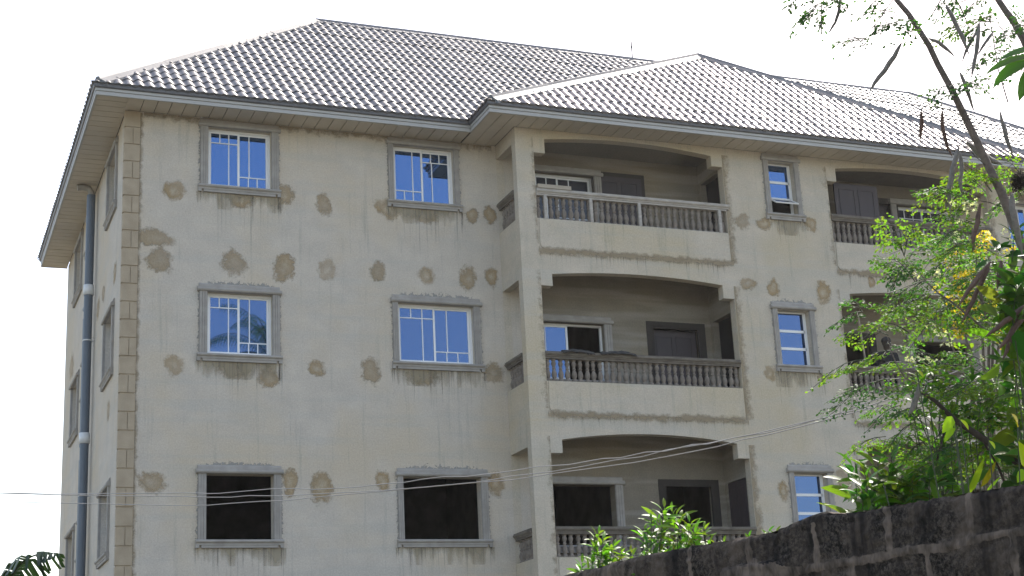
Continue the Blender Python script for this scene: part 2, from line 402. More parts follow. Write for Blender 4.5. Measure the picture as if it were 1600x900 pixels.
for z in FL + [-.6]: rm.box(.21, BX - .21, .21, BY - .21, z - .15, z)
for x in (3.7, 7.0, 9.4, 12.4, 15.4, 17.8, 21): rm.box(x, x + .12, .21, BY - .21, GZ, SZ - .02)
rm.box(.21, BX - .21, 3.9, 4.0, GZ, SZ - .02)
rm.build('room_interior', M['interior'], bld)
lob = MB(); lob.box(11.34, 13.43, -.05, -.006, GZ, SZ-.02); lob.box(11.9, 11.95, WY+.19, -.06, GZ, SZ-.02); lob.box(12.86, 12.9, WY+.19, -.06, GZ, SZ-.02)
lob.build('doorway_shade_panels', M['doorway_shade'], bld)  # black panels added so the open doorway reads unlit

# quoins on the near corner
qm = MB(); z = SZ - .012; k = 0
qm.box(-.012, .225, -.012, .09, GZ, SZ - .008)
while z > GZ + .3:
    h = .305; g_ = .008
    if k % 2 == 0: qm.box(-.028, .236, -.028, .105, z - h + g_, z - g_)
    else:
        qm.box(-.028, .112, -.028, .105, z - h + g_, z - g_); qm.box(.124, .236, -.028, .105, z - h + g_, z - g_)
    z -= h + .010; k += 1
qm.build('quoins', M['quoin'], bld)

# ---- window builder: plane frame (origin fn) so that it serves both facades
def window(T, W, zs, pattern, glass, header_cap=True, recess=.10, zt=None, single=False, depth_room=True):
    """T maps (a, d, z): a along wall, d out of wall (positive outwards)"""
    o0, o1 = W['o']; j0, j1 = W['j']; s0, s1 = W['s']; zt = zt or zs + HH; zb = zs + SH
    b = MB()
    def bx(a0, a1, d0, d1, z0, z1):
        vs = [T(a, d, z) for z in (z0, z1) for a, d in ((a0, d0), (a1, d0), (a1, d1), (a0, d1))]
        b.add(vs, [(0,3,2,1),(4,5,6,7),(0,1,5,4),(1,2,6,5),(2,3,7,6),(3,0,4,7)])
    def prof(a0, a1, pts):                      # moulding swept along a ; pts (d,z)
        n = len(pts)
        vs = [T(a0, d, z) for d, z in pts] + [T(a1, d, z) for d, z in pts]
        b.add(vs, [(i, (i+1) % n, n+(i+1) % n, n+i) for i in range(n)] + [tuple(range(n)), tuple(range(2*n-1, n-1, -1))])
    # sill: torus, fillet, lower fascia with end blocks
    prof(s0, s1, [(-.002, zs+.045), (.05, zs+.045), (.05, zs+.07), (.058, zs+.08), (.075, zs+.092), (.08, zs+.107), (.072, zs+.125), (.055, zs+SH), (-.002, zs+SH)])
    bx(s0+.095, s1-.095, -.002, .042, zs+.001, zs+.044)
    bx(s0, s0+.06, -.002, .048, zs, zs+.044); bx(s1-.06, s1, -.002, .048, zs, zs+.044)
    # header
    prof(s0, s1, [(-.002, zt), (.055, zt), (.068, zt+.012), (.076, zt+.03), (.072, zt+.05), (.055, zt+.062), (.055, zt+.075), (.04, zt+.08), (-.002, zt+.08)])
    if header_cap: prof(s0+.03, s1-.03, [(-.002, zt+.081), (.035, zt+.081), (.03, zt+.12), (.012, zt+.145), (-.002, zt+.145)])
    # jambs, three reeds
    for a0, a1 in ((j0, o0), (o1, j1)):
        wd = a1 - a0
        bx(a0, a1, -.002, .028, zb + .001, zt - .001)
        for q in (.06, .37, .68): bx(a0+wd*q, a0+wd*(q+.26), .028, .041, zb + .001, zt - .001)
    surr = b.build('window', M['surround'], bld)
    if pattern is None: return surr
    # frame
    def bars(name, rects, d0, d1):
        q = MB()
        for a0, a1, z0, z1 in rects:
            vs = [T(a, d, z) for z in (z0, z1) for a, d in ((a0, d0), (a1, d0), (a1, d1), (a0, d1))]
            q.add(vs, [(0,3,2,1),(4,5,6,7),(0,1,5,4),(1,2,6,5),(2,3,7,6),(3,0,4,7)])
        return q.build(name, M['frame'], surr)
    r = -recess; fo = .038
    bars('window_frame', [(o0, o1, zb, zb+fo), (o0, o1, zt-fo, zt), (o0, o0+fo, zb+fo, zt-fo), (o1-fo, o1, zb+fo, zt-fo)], r-.05, r)
    x0, x1, z0, z1 = o0+fo, o1-fo, zb+fo, zt-fo
    def pane(a0, a1, zz0, zz1, d, mat=None, tilt=0.0):
        q = MB(); q.add([T(a0, d, zz0), T(a1, d + tilt, zz0), T(a1, d + tilt, zz1), T(a0, d, zz1)], [(0,1,2,3)])
        q.build('pane', mat or glass, surr)
    if pattern in (1, 2):
        xm = (x0 + x1) / 2; wS = .034; rs = 0.030; mu = .018
        for side in (0, 1):
            a0, a1 = (x0 + .001, xm + .012) if side == 0 else (xm - .012, x1 - .001)
            d1 = r - .012 - .02 * side; d0 = d1 - .016
            kind = (side == 0) == (pattern == 1)             # kind True: three little panes on top
            rect = [(a0, a1, z0, z0+rs), (a0, a1, z1-rs, z1), (a0, a0+wS, z0+rs, z1-rs), (a1-wS, a1, z0+rs, z1-rs)]
            i0, i1, y0, y1 = a0+wS, a1-wS, z0+rs, z1-rs; H = y1-y0; Wd = i1-i0
            def vb(x, p, q_): rect.append((x - mu/2, x + mu/2, p, q_))
            if kind:
                zz = y1 - H * .185; rect.append((i0, i1, zz - mu/2, zz + mu/2)); vb(i0+Wd*.33, zz+mu/2, y1); vb(i0+Wd*.67, zz+mu/2, y1)
                vb(i0+Wd*(.67 if side == 0 else .36), y0, zz-mu/2)
            else:
                zz = y0 + H * .185; rect.append((i0, i1, zz - mu/2, zz + mu/2)); vb(i0+Wd*.33, y0, zz-mu/2); vb(i0+Wd*.67, y0, zz-mu/2)
                vb(i0+Wd*(.36 if side == 1 else .67), zz+mu/2, y1)
            bars('sash', rect, d0, d1); pane(a0+.01, a1-.01, z0+.01, z1-.01, d0+.006, tilt=rngw.uniform(-.002, .002))
    elif pattern == 3 or pattern == 4:
        H = z1 - z0; cuts = [z0 + H*.315, z0 + H*.655]
        rect = [(x0, x1, c-.026, c+.026) for c in cuts] + [(x0, x0+.02, z0, z1), (x1-.02, x1, z0, z1)]
        bars('sash', rect, r-.03, r-.008)
        lims = [(z0, cuts[0]-.022), (cuts[0]+.022, cuts[1]-.022), (cuts[1]+.022, z1)]
        for i, (p_, q_) in enumerate(lims):
            if i == 0 and pattern == 4:             # opened top-hung vent
                q = MB(); L = q_ - p_; ang = R_(58)
                def TP(a, s_, off): return T(a, r + s_*L*math.sin(ang) + off*math.cos(ang), q_ - s_*L*math.cos(ang) + off*math.sin(ang))
                for a0, a1, s0_, s1_ in ((x0, x1, 0, .09), (x0, x1, .91, 1), (x0, x0+.03, .09, .91), (x1-.03, x1, .09, .91)):
                    vs = [TP(a, s_, off) for off in (0, .025) for a, s_ in ((a0, s0_), (a1, s0_), (a1, s1_), (a0, s1_))]
                    q.add(vs, [(0,3,2,1),(4,5,6,7),(0,1,5,4),(1,2,6,5),(2,3,7,6),(3,0,4,7)])
                v = q.build('open_vent', M['frame'], surr); v['label'] = 'open top hung vent of the small window'
                q = MB(); q.add([TP(x0+.03, .09, .012), TP(x1-.03, .09, .012), TP(x1-.03, .91, .012), TP(x0+.03, .91, .012)], [(0,1,2,3)]); q.build('pane', M['glass_dark'], surr)
            else: pane(x0+.02, x1-.02, p_, q_, r-.02)
    elif pattern == 5:                              # half slid open
        xm = (x0+x1)/2
        bars('sash', [(x0, xm+.02, z0, z0+.03), (x0, xm+.02, z1-.03, z1), (xm-.02, xm+.02, z0+.03, z1-.03), (x0, x0+.03, z0+.03, z1-.03), ((x0+xm)/2-.1, (x0+xm)/2-.085, z0+.03, z1-.03)], r-.03, r-.01)
        pane(x0+.01, xm, z0+.01, z1-.01, r-.02)
    return surr
rngw = random.Random(4)
TF = lambda a, d, z: (a, -d, z)
TW = lambda a, d, z: (a, WY - d, z)
TS = lambda a, d, z: (-d, a, z)
for k, z in enumerate(SILL):
    gl = M['glass_hi'] if k == 0 else M['glass']
    for W, pat in ((WA, 1), (WB1 if k == 0 else WB, 2 if k == 0 else 1)):
        for Q in (W, shiftm(W)):
            window(TF, Q, z, None if k == 2 else pat, gl)
    window(TW, WC[k], z - .0, [4, 3, 3][k], gl, recess=.13)
    for a0, a1 in ((1.10, 2.18), (6.40, 7.50)):
        window(TS, dict(o=(a0, a1), j=(a0-.12, a1+.12), s=(a0-.15, a1+.15)), z - .06, 1, M['glass'], recess=.12)
    W5 = dict(o=(5.05, 5.45), j=(4.97, 5.53), s=(4.94, 5.56)); window(TS, W5, z + .365, 3, M['glass'], zt=z + HH - .06)
    top = [10.44, 7.46, 4.41][k]
    pats = [(1, 1), (5, None), (None, None)][k]
    for Q, pt in ((LW, pats[0]), (mir(*LW), pats[1])):
        gg = M['glass_dark'] if k == 0 else gl
        window(TF, dict(o=Q, j=(Q[0]-.14, Q[1]+.16), s=(Q[0]-.17, Q[1]+.19)), top - 1.10 - SH, pt, gg, header_cap=True, zt=top)
# ---- doors
def door(name, x0, x1, z0, z1, y, parent, ax='y', panels=True, label=None):
    b = MB()
    def bx(a0, a1, d0, d1, zz0, zz1):
        if ax == 'y': b.box(a0, a1, y+d0, y+d1, zz0, zz1)
        else: b.box(y+d0, y+d1, a0, a1, zz0, zz1)
    bx(x0, x1, 0, .035, z0, z1)
    w_ = x1 - x0; H = z1 - z0
    for c0, c1 in ((.10, .46), (.54, .90)):
        for e0, e1 in ((.06, .42), (.50, .94)):
            q = [x0+w_*c0, x0+w_*c1, z0+H*e0, z0+H*e1]
            for a in ((q[0], q[1], q[2], q[2]+.02), (q[0], q[1], q[3]-.02, q[3]), (q[0], q[0]+.02, q[2]+.02, q[3]-.02), (q[1]-.02, q[1], q[2]+.02, q[3]-.02)):
                bx(a[0], a[1], -.008, -.001, a[2], a[3])
    o = b.build(name, M['door'], parent)
    if label: o['label'] = label
    h = MB()
    if ax == 'y': h.tube([(x1-.08, y-.001, z0+H*.48), (x1-.08, y-.05, z0+H*.48), (x1-.19, y-.05, z0+H*.48)], .009, 6)
    else: h.tube([(y-.001, x0+.08, z0+H*.48), (y-.05, x0+.08, z0+H*.48), (y-.05, x0+.19, z0+H*.48)], .009, 6)
    h.build('handle', M['steel'], o); return o
def frame_door(x0, x1, z0, z1):
    b = MB()
    for a0, a1, zz0, zz1 in ((x0, x0+.05, z0, z1), (x1-.05, x1, z0, z1), (x0+.05, x1-.05, z1-.05, z1)): b.box(a0, a1, -.012, .06, zz0, zz1)
    b.build('door_frame', M['dark_mortar'], bld)
    s_ = MB(); s_.box(x0-.10, x0-.001, -.010, -.003, z0, z1+.08); s_.box(x1+.001, x1+.10, -.010, -.003, z0, z1+.08); s_.box(x0-.001, x1+.001, -.010, -.003, z1+.001, z1+.08)
    s_.build('door_surround', M['dark_mortar'], bld)
for k in range(3):
    top = [10.44, 7.46, 4.41][k] + .04
    dx = (8.95, 9.90) if k == 0 else LD
    for q in (dx, mir(*dx)): frame_door(q[0], q[1], FL[k]+.002, top)
door('door', 8.96, 9.92, FL[0]+.01, 10.47, -.03, bld)
door('door', 9.96, 10.92, FL[1]+.01, 7.44, .12, bld)
door('door', 11.192, 11.192, 0, 0, 0, bld) if False else None
door('door', -.79, -.11, FL[2]+.01, 4.44, 11.215, bld, 'x', label='closed side door of the lowest balcony')
door('door', 13.90, 14.93, FL[0]+.01, 10.49, -.74, bld, label='brown door leaf swung open across the balcony')
door('door', 15.2, 15.75, FL[0]+.01, 10.42, .10, bld)

# ---- balustrades
prof = [(.046,0),(.046,.03),(.030,.045),(.034,.06),(.047,.10),(.050,.13),(.044,.165),(.028,.21),(.024,.225),(.036,.235),(.036,.25),(.024,.26),(.028,.285),(.042,.32),(.044,.345),(.032,.375),(.028,.385),(.043,.40),(.043,.42)]
HB = .42
bb = MB(); bb.lathe(prof, 12); bme = None
def rail_profile(b, x0, x1, y, z, h=.125, axis='x'):
    pts = [(-.05,0),(-.05,.03),(-.065,.035),(-.065,.05),(-.085,.065),(-.095,.08),(-.095,.10),(-.085,.105),(-.085,h),(.06,h),(.06,0)]
    n = len(pts)
    if axis == 'x': vs = [(x0, y+d, z+q) for d, q in pts] + [(x1, y+d, z+q) for d, q in pts]
    else: vs = [(y+d, x0, z+q) for d, q in pts] + [(y+d, x1, z+q) for d, q in pts]
    b.add(vs, [(i, (i+1) % n, n+(i+1) % n, n+i) for i in range(n)] + [tuple(range(n)), tuple(range(2*n-1, n-1, -1))])
rngb = random.Random(7)
far = MB()
for k in range(3):
    zt = [9.70, 6.62, 3.505][k]; hb = zt - .125 - RB[k]; scl = hb / HB
    for bi, (b0, b1) in enumerate(BAYS):
        r_ = MB(); rail_profile(r_, b0 + .002, b1 + (.05 if (k == 0 and bi == 0) else -.002), WY + .055 - (.012 if k == 0 else 0), zt - .125)
        r_.box(b0 + .002, b1 - .002, WY + .02, WY + .15, RB[k] + .001, RB[k] + .018)
        bal = r_.build('balustrade', M['rail_light'] if (k == 0 and bi == 0) else M['rail'], bld)
        n = 31; sp_ = (b1 - b0) / n
        for i in range(n):
            x = b0 + sp_ * (i + .5) + rngb.uniform(-.006, .006); y = WY + .085 + rngb.uniform(-.008, .008)
            if bi == 0:
                if bme is None:
                    o = bb.build('baluster', M['baluster'], None); bme = o.data
                else: o = bpy.data.objects.new('baluster', bme); COL.objects.link(o)
                o.parent = bal; o.location = (x, y, RB[k] + .018); o.scale = (1, 1, (hb - .018) / HB); o.rotation_euler = (rngb.uniform(-.015, .015), rngb.uniform(-.02, .02), 0)
            else: far.lathe([(r, .018 + zz * (hb-.018)/HB) for r, zz in prof], 10, (x, y, RB[k]))
        if k == 0 and bi == 0:
            for x in (7.41, 8.33, 9.33, 11.04):
                p_ = MB(); p_.box(x - .028, x + .028, WY - .028, WY + .02, RB[k] - .003, zt - .126); p_.build('post', M['rail_light'], bal)
    for xs in (WX0 + .06, WX1 - .13):
        r_ = MB(); rail_profile(r_, WY + .185, -.006, xs, zt - .125, axis='y'); r_.build('side_rail', M['rail'], bld)
        for i in range(6): far.lathe([(r, .002 + zz * (hb-.004)/HB) for r, zz in prof], 10, (xs + .02, WY + .25 + i * .13, RB[k]))
o = far.build('balusters', M['baluster'], bld); o['kind'] = 'stuff'

# ---- soffit, fascia
sf = MB(); gp = MB(); EO = .57
def planks(x0, x1, y0, y1, along, pitch):
    gp.box(x0, x1, y0, y1, SZ + .022, SZ + .03)
    if along == 'x':            # boards run along x, stacked in y
        y = y0
        while y < y1 - .02: sf.box(x0, x1, y + .007, min(y + pitch - .007, y1), SZ - .004 + rngb.uniform(0, .003), SZ + .015); y += pitch
    else:
        x = x0
        while x < x1 - .02: sf.box(x + .007, min(x + pitch - .007, x1), y0, y1, SZ - .004 + rngb.uniform(0, .003), SZ + .015); x += pitch
BE = 9.45
planks(-EO, -.012, -EO, BE, 'x', .235)
planks(-.012, 6.17, -EO, -.012, 'y', .24)
planks(6.20, 18.58, WY - EO, WY - .012, 'y', .24)
planks(6.20, WX0 - .012, WY - .012, -.012, 'y', .24)
planks(WX1 + .012, 18.58, WY - .012, -.012, 'y', .24)
planks(18.61, BX + EO, -EO, -.012, 'y', .24)
planks(BX + .012, BX + EO, -.012, BE, 'x', .24)
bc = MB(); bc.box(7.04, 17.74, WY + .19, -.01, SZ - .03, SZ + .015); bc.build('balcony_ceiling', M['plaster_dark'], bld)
sf.build('soffit', M['soffit'], bld); gp.build('soffit_backing', M['gap'], bld)
sf2 = MB(); sf2.box(-.045, .02, -EO+.02, -.014, SZ-.014, SZ-.005)        # cover strip on the corner
sf2.build('soffit_trim', M['soffit'], bld)
path = [(-EO, BE), (-EO, -EO), (6.19, -EO), (6.19, WY-EO), (18.6, WY-EO), (18.6, -EO), (BX+EO, -EO), (BX+EO, BE)]
def sweep(mb, path, prof, closed=False, wob=0):
    n = len(path); rows = []
    for i, p in enumerate(path):
        if closed or 0 < i < n-1:
            a = Vector(path[i]) - Vector(path[(i-1) % n]); b = Vector(path[(i+1) % n]) - Vector(path[i])
        elif i == 0: a = b = Vector(path[1]) - Vector(path[0])
        else: a = b = Vector(path[-1]) - Vector(path[-2])
        a.normalize(); b.normalize(); na = Vector((a.y, -a.x)); nb = Vector((b.y, -b.x))
        mm = (na + nb); mm = mm / mm.length / max(.3, (mm.normalized()).dot(na)) if mm.length > 1e-6 else na
        rows.append([(p[0] + mm.x * d, p[1] + mm.y * d, z) for d, z in prof])
    m_ = len(prof); vs = [v for r in rows for v in r]
    mb.add(vs, [(i*m_+j, (i+1)*m_+j, (i+1)*m_+j+1, i*m_+j+1) for i in range(len(rows)-1) for j in range(m_-1)])
def densify(path, st=.6):
    o = []
    for a, b in zip(path[:-1], path[1:]):
        L = (Vector(b) - Vector(a)).length; n = max(1, int(L / st))
        for i in range(n): o.append((a[0] + (b[0]-a[0]) * i / n, a[1] + (b[1]-a[1]) * i / n))
    o.append(path[-1]); return o
fz = SZ - .015
fa = MB(); sweep(fa, path, [(-.012, fz), (.022, fz), (.022, fz+.062), (.008, fz+.065), (.008, fz+.073), (.030, fz+.076), (.033, fz+.122), (-.012, fz+.122)])
fo_ = fa.build('fascia', M['fascia'], bld)
dr = MB(); sweep(dr, path, [(.020, fz+.123), (.050, fz+.125), (.062, fz+.14), (.070, fz+.20), (.064, fz+.203)])
dr.build('gutter_flashing', M['drip'], fo_)
lp = MB(); sweep(lp, densify(path, .7), [(.060, fz+.204), (.088, fz+.205), (.090, fz+.217), (.06, fz+.222), (-.05, fz+.222)]); lp.build('drip_edge', M['cap'], fo_)
ec = MB(); ec.box(-EO+.002, -.004, BE-.02, BE, SZ-.02, SZ+.10); ec.build('eave_end_board', M['soffit'], bld)

# ---- roof tiles
def tile_surface(mb, O, U, V, poly, wp=.18, rp=.35, A=.032, lift=.018, sub=8, u_off=0, rng=None):
    """O origin, U along eave, V up the slope (unit vectors); poly convex list of (u,v)"""
    O, U, V = Vector(O), Vector(U), Vector(V); N = U.cross(V).normalized()
    if N.z < 0: N = -N
    us = [p[0] for p in poly]; vs_ = [p[1] for p in poly]; u0, u1 = min(us), max(us); v1 = max(vs_); v0 = min(vs_)
    def vr(u):
        lo, hi = 1e9, -1e9
        for (a, b), (c, d) in zip(poly, poly[1:] + poly[:1]):
            if abs(c - a) < 1e-9:
                if abs(u - a) < 1e-6: lo = min(lo, b, d); hi = max(hi, b, d)
                continue
            t_ = (u - a) / (c - a)
            if -1e-9 <= t_ <= 1 + 1e-9:
                v = b + (d - b) * t_; lo = min(lo, v); hi = max(hi, v)
        return lo, hi
    nu = int(math.ceil((u1 - u0) / wp * sub)); cols = [u0 + (u1 - u0) * i / nu for i in range(nu + 1)]
    rngs = [vr(u) for u in cols]
    def wave(u):
        ph = ((u + u_off) / wp) % 1.0
        return A * (math.sin(math.pi * min(1, ph / .72)) ** .85 if ph < .72 else -.12 * math.sin(math.pi * (ph - .72) / .28))
    wv = [wave(u) for u in cols]
    nr = int(math.ceil((v1 - v0) / rp))
    for r in range(nr):
        va, vb = v0 + r * rp, v0 + (r + 1) * rp + .012
        sagg = rng.uniform(-.004, .004) if rng else 0
        vs = []; idx = {}
        for i, u in enumerate(cols):
            lo, hi = rngs[i]
            a = min(max(va, lo), hi); b = min(max(vb, lo), hi)
            wob = .004 * noise.noise(Vector((u * 1.1, r * .7, 3)))
            panel = .006 * ((int((u + 50) / 1.08 + r * .0) % 2) * 2 - 1) * .5
            for v, l_ in ((a, 1.0), ((a + b) / 2, .5), (b, 0.0)):
                vs.append(O + U * u + V * v + N * (wv[i] + lift * (1 - (v - va) / rp) + wob + sagg + panel))
            fr = O + U * u + V * a + N * (wv[i] * .9 - .004)
            vs.append(fr)
        fs = []
        for i in range(len(cols) - 1):
            if rngs[i][1] - va < 1e-4 and rngs[i+1][1] - va < 1e-4: continue
            p = i * 4; q = p + 4
            fs += [(p, q, q+1, p+1), (p+1, q+1, q+2, p+2)]
        mb.add(vs, fs, True)
        # riser
        rv = []; rf = []
        for i in range(len(cols)): rv += [vs[i*4+3], vs[i*4]]
        for i in range(len(cols) - 1):
            if rngs[i][1] - va < 1e-4 and rngs[i+1][1] - va < 1e-4: continue
            rf.append((i*2, i*2+2, i*2+3, i*2+1))
        mb.add(rv, rf, False)
rngt = random.Random(11)
EZ, EY, RY, RZ = 11.045, -.65, 4.6, 15.38
XL, XR = -.65, 25.45; HL, HR = 4.58, 20.2
sl_ = math.hypot(RY-EY, RZ-EZ); Vv = ((0, (RY-EY)/sl_, (RZ-EZ)/sl_))
rf_ = MB(); tile_surface(rf_, (XL, EY, EZ), (1, 0, 0), Vv, [(0, 0), (XR-XL, 0), (HR-XL, sl_), (HL-XL, sl_)], rng=rngt)
roof = rf_.build('roof', M['tile'], bld)
hx = HL - XL; l2 = math.hypot(hx, RZ-EZ); rs_ = MB()
tile_surface(rs_, (XL, BE+.05, EZ), (0, -1, 0), (hx/l2, 0, (RZ-EZ)/l2), [(0, 0), (BE+.05-EY, 0), (BE+.05-RY, l2)], sub=4)
hx = XR - HR; l3 = math.hypot(hx, RZ-EZ)
tile_surface(rs_, (XR, EY, EZ), (0, 1, 0), (-hx/l3, 0, (RZ-EZ)/l3), [(0, 0), (BE+.05-EY, 0), (RY-EY, l3)], sub=4)
l4 = math.hypot(BE+.05-RY, RZ-EZ)
tile_surface(rs_, (XR, BE+.05, EZ), (-1, 0, 0), (0, -(BE+.05-RY)/l4, (RZ-EZ)/l4), [(0, 0), (XR-XL, 0), (XR-HL, l4), (XR-HR, l4)], sub=3, rp=.7)
rs_.build('roof_side_slopes', M['tile'], bld)
# wing roof
A0, A1, AY, PX, PY, PZ = 6.1, 18.7, WY-.65, 12.4, 1.60, 14.13
l5 = math.hypot(PY-AY, PZ-EZ); V5 = (0, (PY-AY)/l5, (PZ-EZ)/l5)
wr = MB(); tile_surface(wr, (A0, AY, EZ), (1, 0, 0), V5, [(0, 0), (A1-A0, 0), (PX-A0, l5)], A=.030, lift=.015, rng=rngt)
wroof = wr.build('wing_roof', M['tile_wing'], bld)
l6 = math.hypot(PX-A0, PZ-EZ); ws = MB(); kk = PY - AY; back = EY + (PZ-EZ) * (RY-EY)/(RZ-EZ)
tile_surface(ws, (A0, EY, EZ), (0, -1, 0), ((PX-A0)/l6, 0, (PZ-EZ)/l6), [(0, 0), (1.0, 0), (EY-PY, l6), (EY-back, l6)], sub=4)
tile_surface(ws, (A1, EY, EZ), (0, 1, 0), (-(A1-PX)/l6, 0, (PZ-EZ)/l6), [(0, 0), (-1.0, 0), (PY-EY, l6), (back-EY, l6)], sub=4)
ws.build('wing_roof_side_slopes', M['tile_wing'], bld)
def cap(P, Q, N1, N2, parent, wd=.16, up=.075, seg=1.9, name='ridge_cap'):
    """folded flashing over an edge; N1,N2 = directions down each slope, perpendicular to the edge"""
    P, Q, N1, N2 = map(Vector, (P, Q, N1, N2)); P = P + (Q-P).normalized()*(.12 if name == 'hip_cap' else 0); L = (Q-P).length; d = (Q-P)/L; n = max(1, int(L/seg)); mb = MB()
    for i in range(n):
        a = P + d * (L*i/n - (.06 if i else 0)); b = P + d * (L*(i+1)/n)
        j = [rngt.uniform(-.010, .010) for _ in range(4)]; u = Vector((0, 0, 1)); w1 = wd + rngt.uniform(-.015, .02)
        lift = .004*(i % 2)
        rows = []
        for c, jj in ((a, j[0]), (b, j[1])):
            rows.append([c + N1*w1 + u*(-.015+jj+lift), c + N1*w1 + u*(up*.55+jj+lift), c + N1*(w1*.35) + u*(up+lift), c + N1*.03 + u*(up+.035+lift), c + N2*.03 + u*(up+.035+lift), c + N2*(w1*.35) + u*(up+lift), c + N2*w1 + u*(up*.55+jj+lift), c + N2*w1 + u*(-.015+jj+lift)])
        m_ = 8; mb.add([v for r in rows for v in r], [(k_, k_+1, m_+k_+1, m_+k_) for k_ in range(m_-1)] + [tuple(range(8)), tuple(range(15, 7, -1))])
    return mb.build(name, M['cap'], parent)
def perp_down(P, Q, N):           # direction in the plane with normal N, perpendicular to PQ, pointing down
    d = (Vector(Q)-Vector(P)).normalized(); x = d.cross(Vector(N)).normalized()
    return x
def slope_dirs(P, Q, na, nb, refa, refb):
    a = perp_down(P, Q, na); a = a if (Vector(refa)-Vector(P)).dot(a) > 0 else -a
    b = perp_down(P, Q, nb); b = b if (Vector(refb)-Vector(P)).dot(b) > 0 else -b
    return a, b
sF = (RZ-EZ)/(RY-EY); nF = (0, -sF, 1); sL = (RZ-EZ)/(HL-XL); nL = (-sL, 0, 1); sB = (RZ-EZ)/(BE+.05-RY); nB = (0, sB, 1); sR = (RZ-EZ)/(XR-HR); nR = (sR, 0, 1)
P, Q = (XL, EY, EZ), (HL, RY, RZ); cap(P, Q, *slope_dirs(P, Q, nF, nL, (3, -.6, 11), (-.6, 3, 11)), roof, name='hip_cap')
P, Q = (HL, RY, RZ), (HR, RY, RZ); cap(P, Q, *slope_dirs(P, Q, nF, nB, (8, 0, 12), (8, 9, 12)), roof, wd=.15, up=.06)
P, Q = (XR, EY, EZ), (HR, RY, RZ); cap(P, Q, *slope_dirs(P, Q, nF, nR, (20, -.6, 11), (25.4, 3, 11)), roof, name='hip_cap')
sW = (PZ-EZ)/(PY-AY); nW = (0, -sW, 1); sS = (PZ-EZ)/(PX-A0)
P, Q = (A0, AY, EZ), (PX, PY, PZ); cap(P, Q, *slope_dirs(P, Q, nW, (-sS, 0, 1), (10, -1.6, 11), (6.1, .5, 11)), wroof, wd=.16, name='hip_cap')
P, Q = (A1, AY, EZ), (PX, PY, PZ); cap(P, Q, *slope_dirs(P, Q, nW, (sS, 0, 1), (14, -1.6, 11), (18.7, .5, 11)), wroof, wd=.16, name='hip_cap')
P, Q = (PX, PY, PZ), (PX, back, PZ); cap(P, Q, (-.9, 0, -.44), (.9, 0, -.44), wroof)
lr = MB(); lr.tube([(12.36, 4.6, RZ), (12.36, 4.6, RZ+.52)], .015, 6); lr.lathe([(.001,-.03),(.028,-.012),(.028,.012),(.001,.03)], 8, (12.36, 4.6, RZ+.36)); lr.build('lightning_rod', M['steel'], bld)

# ---- drain pipes on the side wall
dp = MB(); X = -.13; PYY = 3.88
dp.tube([(X, PYY, GZ+.05), (X, PYY, 10.66)], .082, 14)
dpo = dp.build('drain_pipe', M['pipe'], bld)
el = MB(); el.tube([(X, PYY, 10.60), (X, PYY, 10.72), (X-.05, PYY, 10.80), (X-.16, PYY, 10.82), (X-.27, PYY, 10.80)], [.062]*5, 10); el.build('pipe_elbow', M['surround'], dpo)
for zz in (8.72, 5.83, 2.9):
    c_ = MB(); c_.lathe([(.083, -.10), (.099, -.10), (.099, .10), (.083, .10)], 14, (X, PYY, zz)); c_.build('pipe_collar', M['collar'], dpo)
for zz in (7.72, 4.75, 1.6):
    c_ = MB(); c_.lathe([(.083, -.012), (.088, -.012), (.088, .012), (.083, .012)], 14, (X, PYY, zz)); c_.box(X, -.002, PYY-.015, PYY+.015, zz-.012, zz+.012); c_.build('pipe_bracket', M['collar'], dpo)
d2 = MB(); Y2 = 4.62; d2.tube([(-.09, Y2, GZ+.05), (-.09, Y2, 5.55)], .055, 10); d2.tube([(-.09, Y2, 5.8), (-.09, Y2, 8.35)], .055, 10); d2.tube([(-.09, Y2, 5.5), (-.09, Y2, 5.85)], .036, 8)
d2.tube([(-.09, Y2, 8.3), (-.09, Y2, 8.60)], .035, 8); d2.tube([(-.09, Y2-.1, 8.62), (-.09, Y2+.3, 8.62)], .04, 8); d2.tube([(-.09, Y2, 8.55), (-.09, Y2, 10.2)], .018, 6)
d2.build('waste_pipe', M['pipe'], bld)

# ---- marks on the plaster: scaffold-hole patches, damp and rain streaks, mortar smears
rngp = random.Random(21)
def patch(T, a, z, ra, rz, lay=.004):
    mb = MB(); n = 20; k = 1.45
    vs = [T(a, lay, z)] ; at_ = [0.0]
    for ring, q in ((.5, .5), (1.0, 1.0)):
        for i in range(n):
            th = 2*math.pi*i/n; vs.append(T(a + ra*k*q*math.cos(th), lay, z + rz*k*q*math.sin(th))); at_.append(q*1.05)
    ph = [rngp.uniform(0, 6.28) for _ in range(3)]; am = rngp.uniform(.10, .26)
    for r_i in (0, 1):
        for i in range(n):
            th = 2*math.pi*i/n
            at_[1+r_i*n+i] *= 1 + am*math.sin(th+ph[0]) + am*.7*math.sin(2*th+ph[1]) + am*.5*math.sin(3*th+ph[2])
            if r_i: at_[1+n+i] = max(at_[1+n+i], .98)
    fs = [(0, 1+i, 1+(i+1) % n) for i in range(n)] + [(1+i, 1+n+i, 1+n+(i+1) % n, 1+(i+1) % n) for i in range(n)]
    mb.add(vs, fs, att=at_); return mb
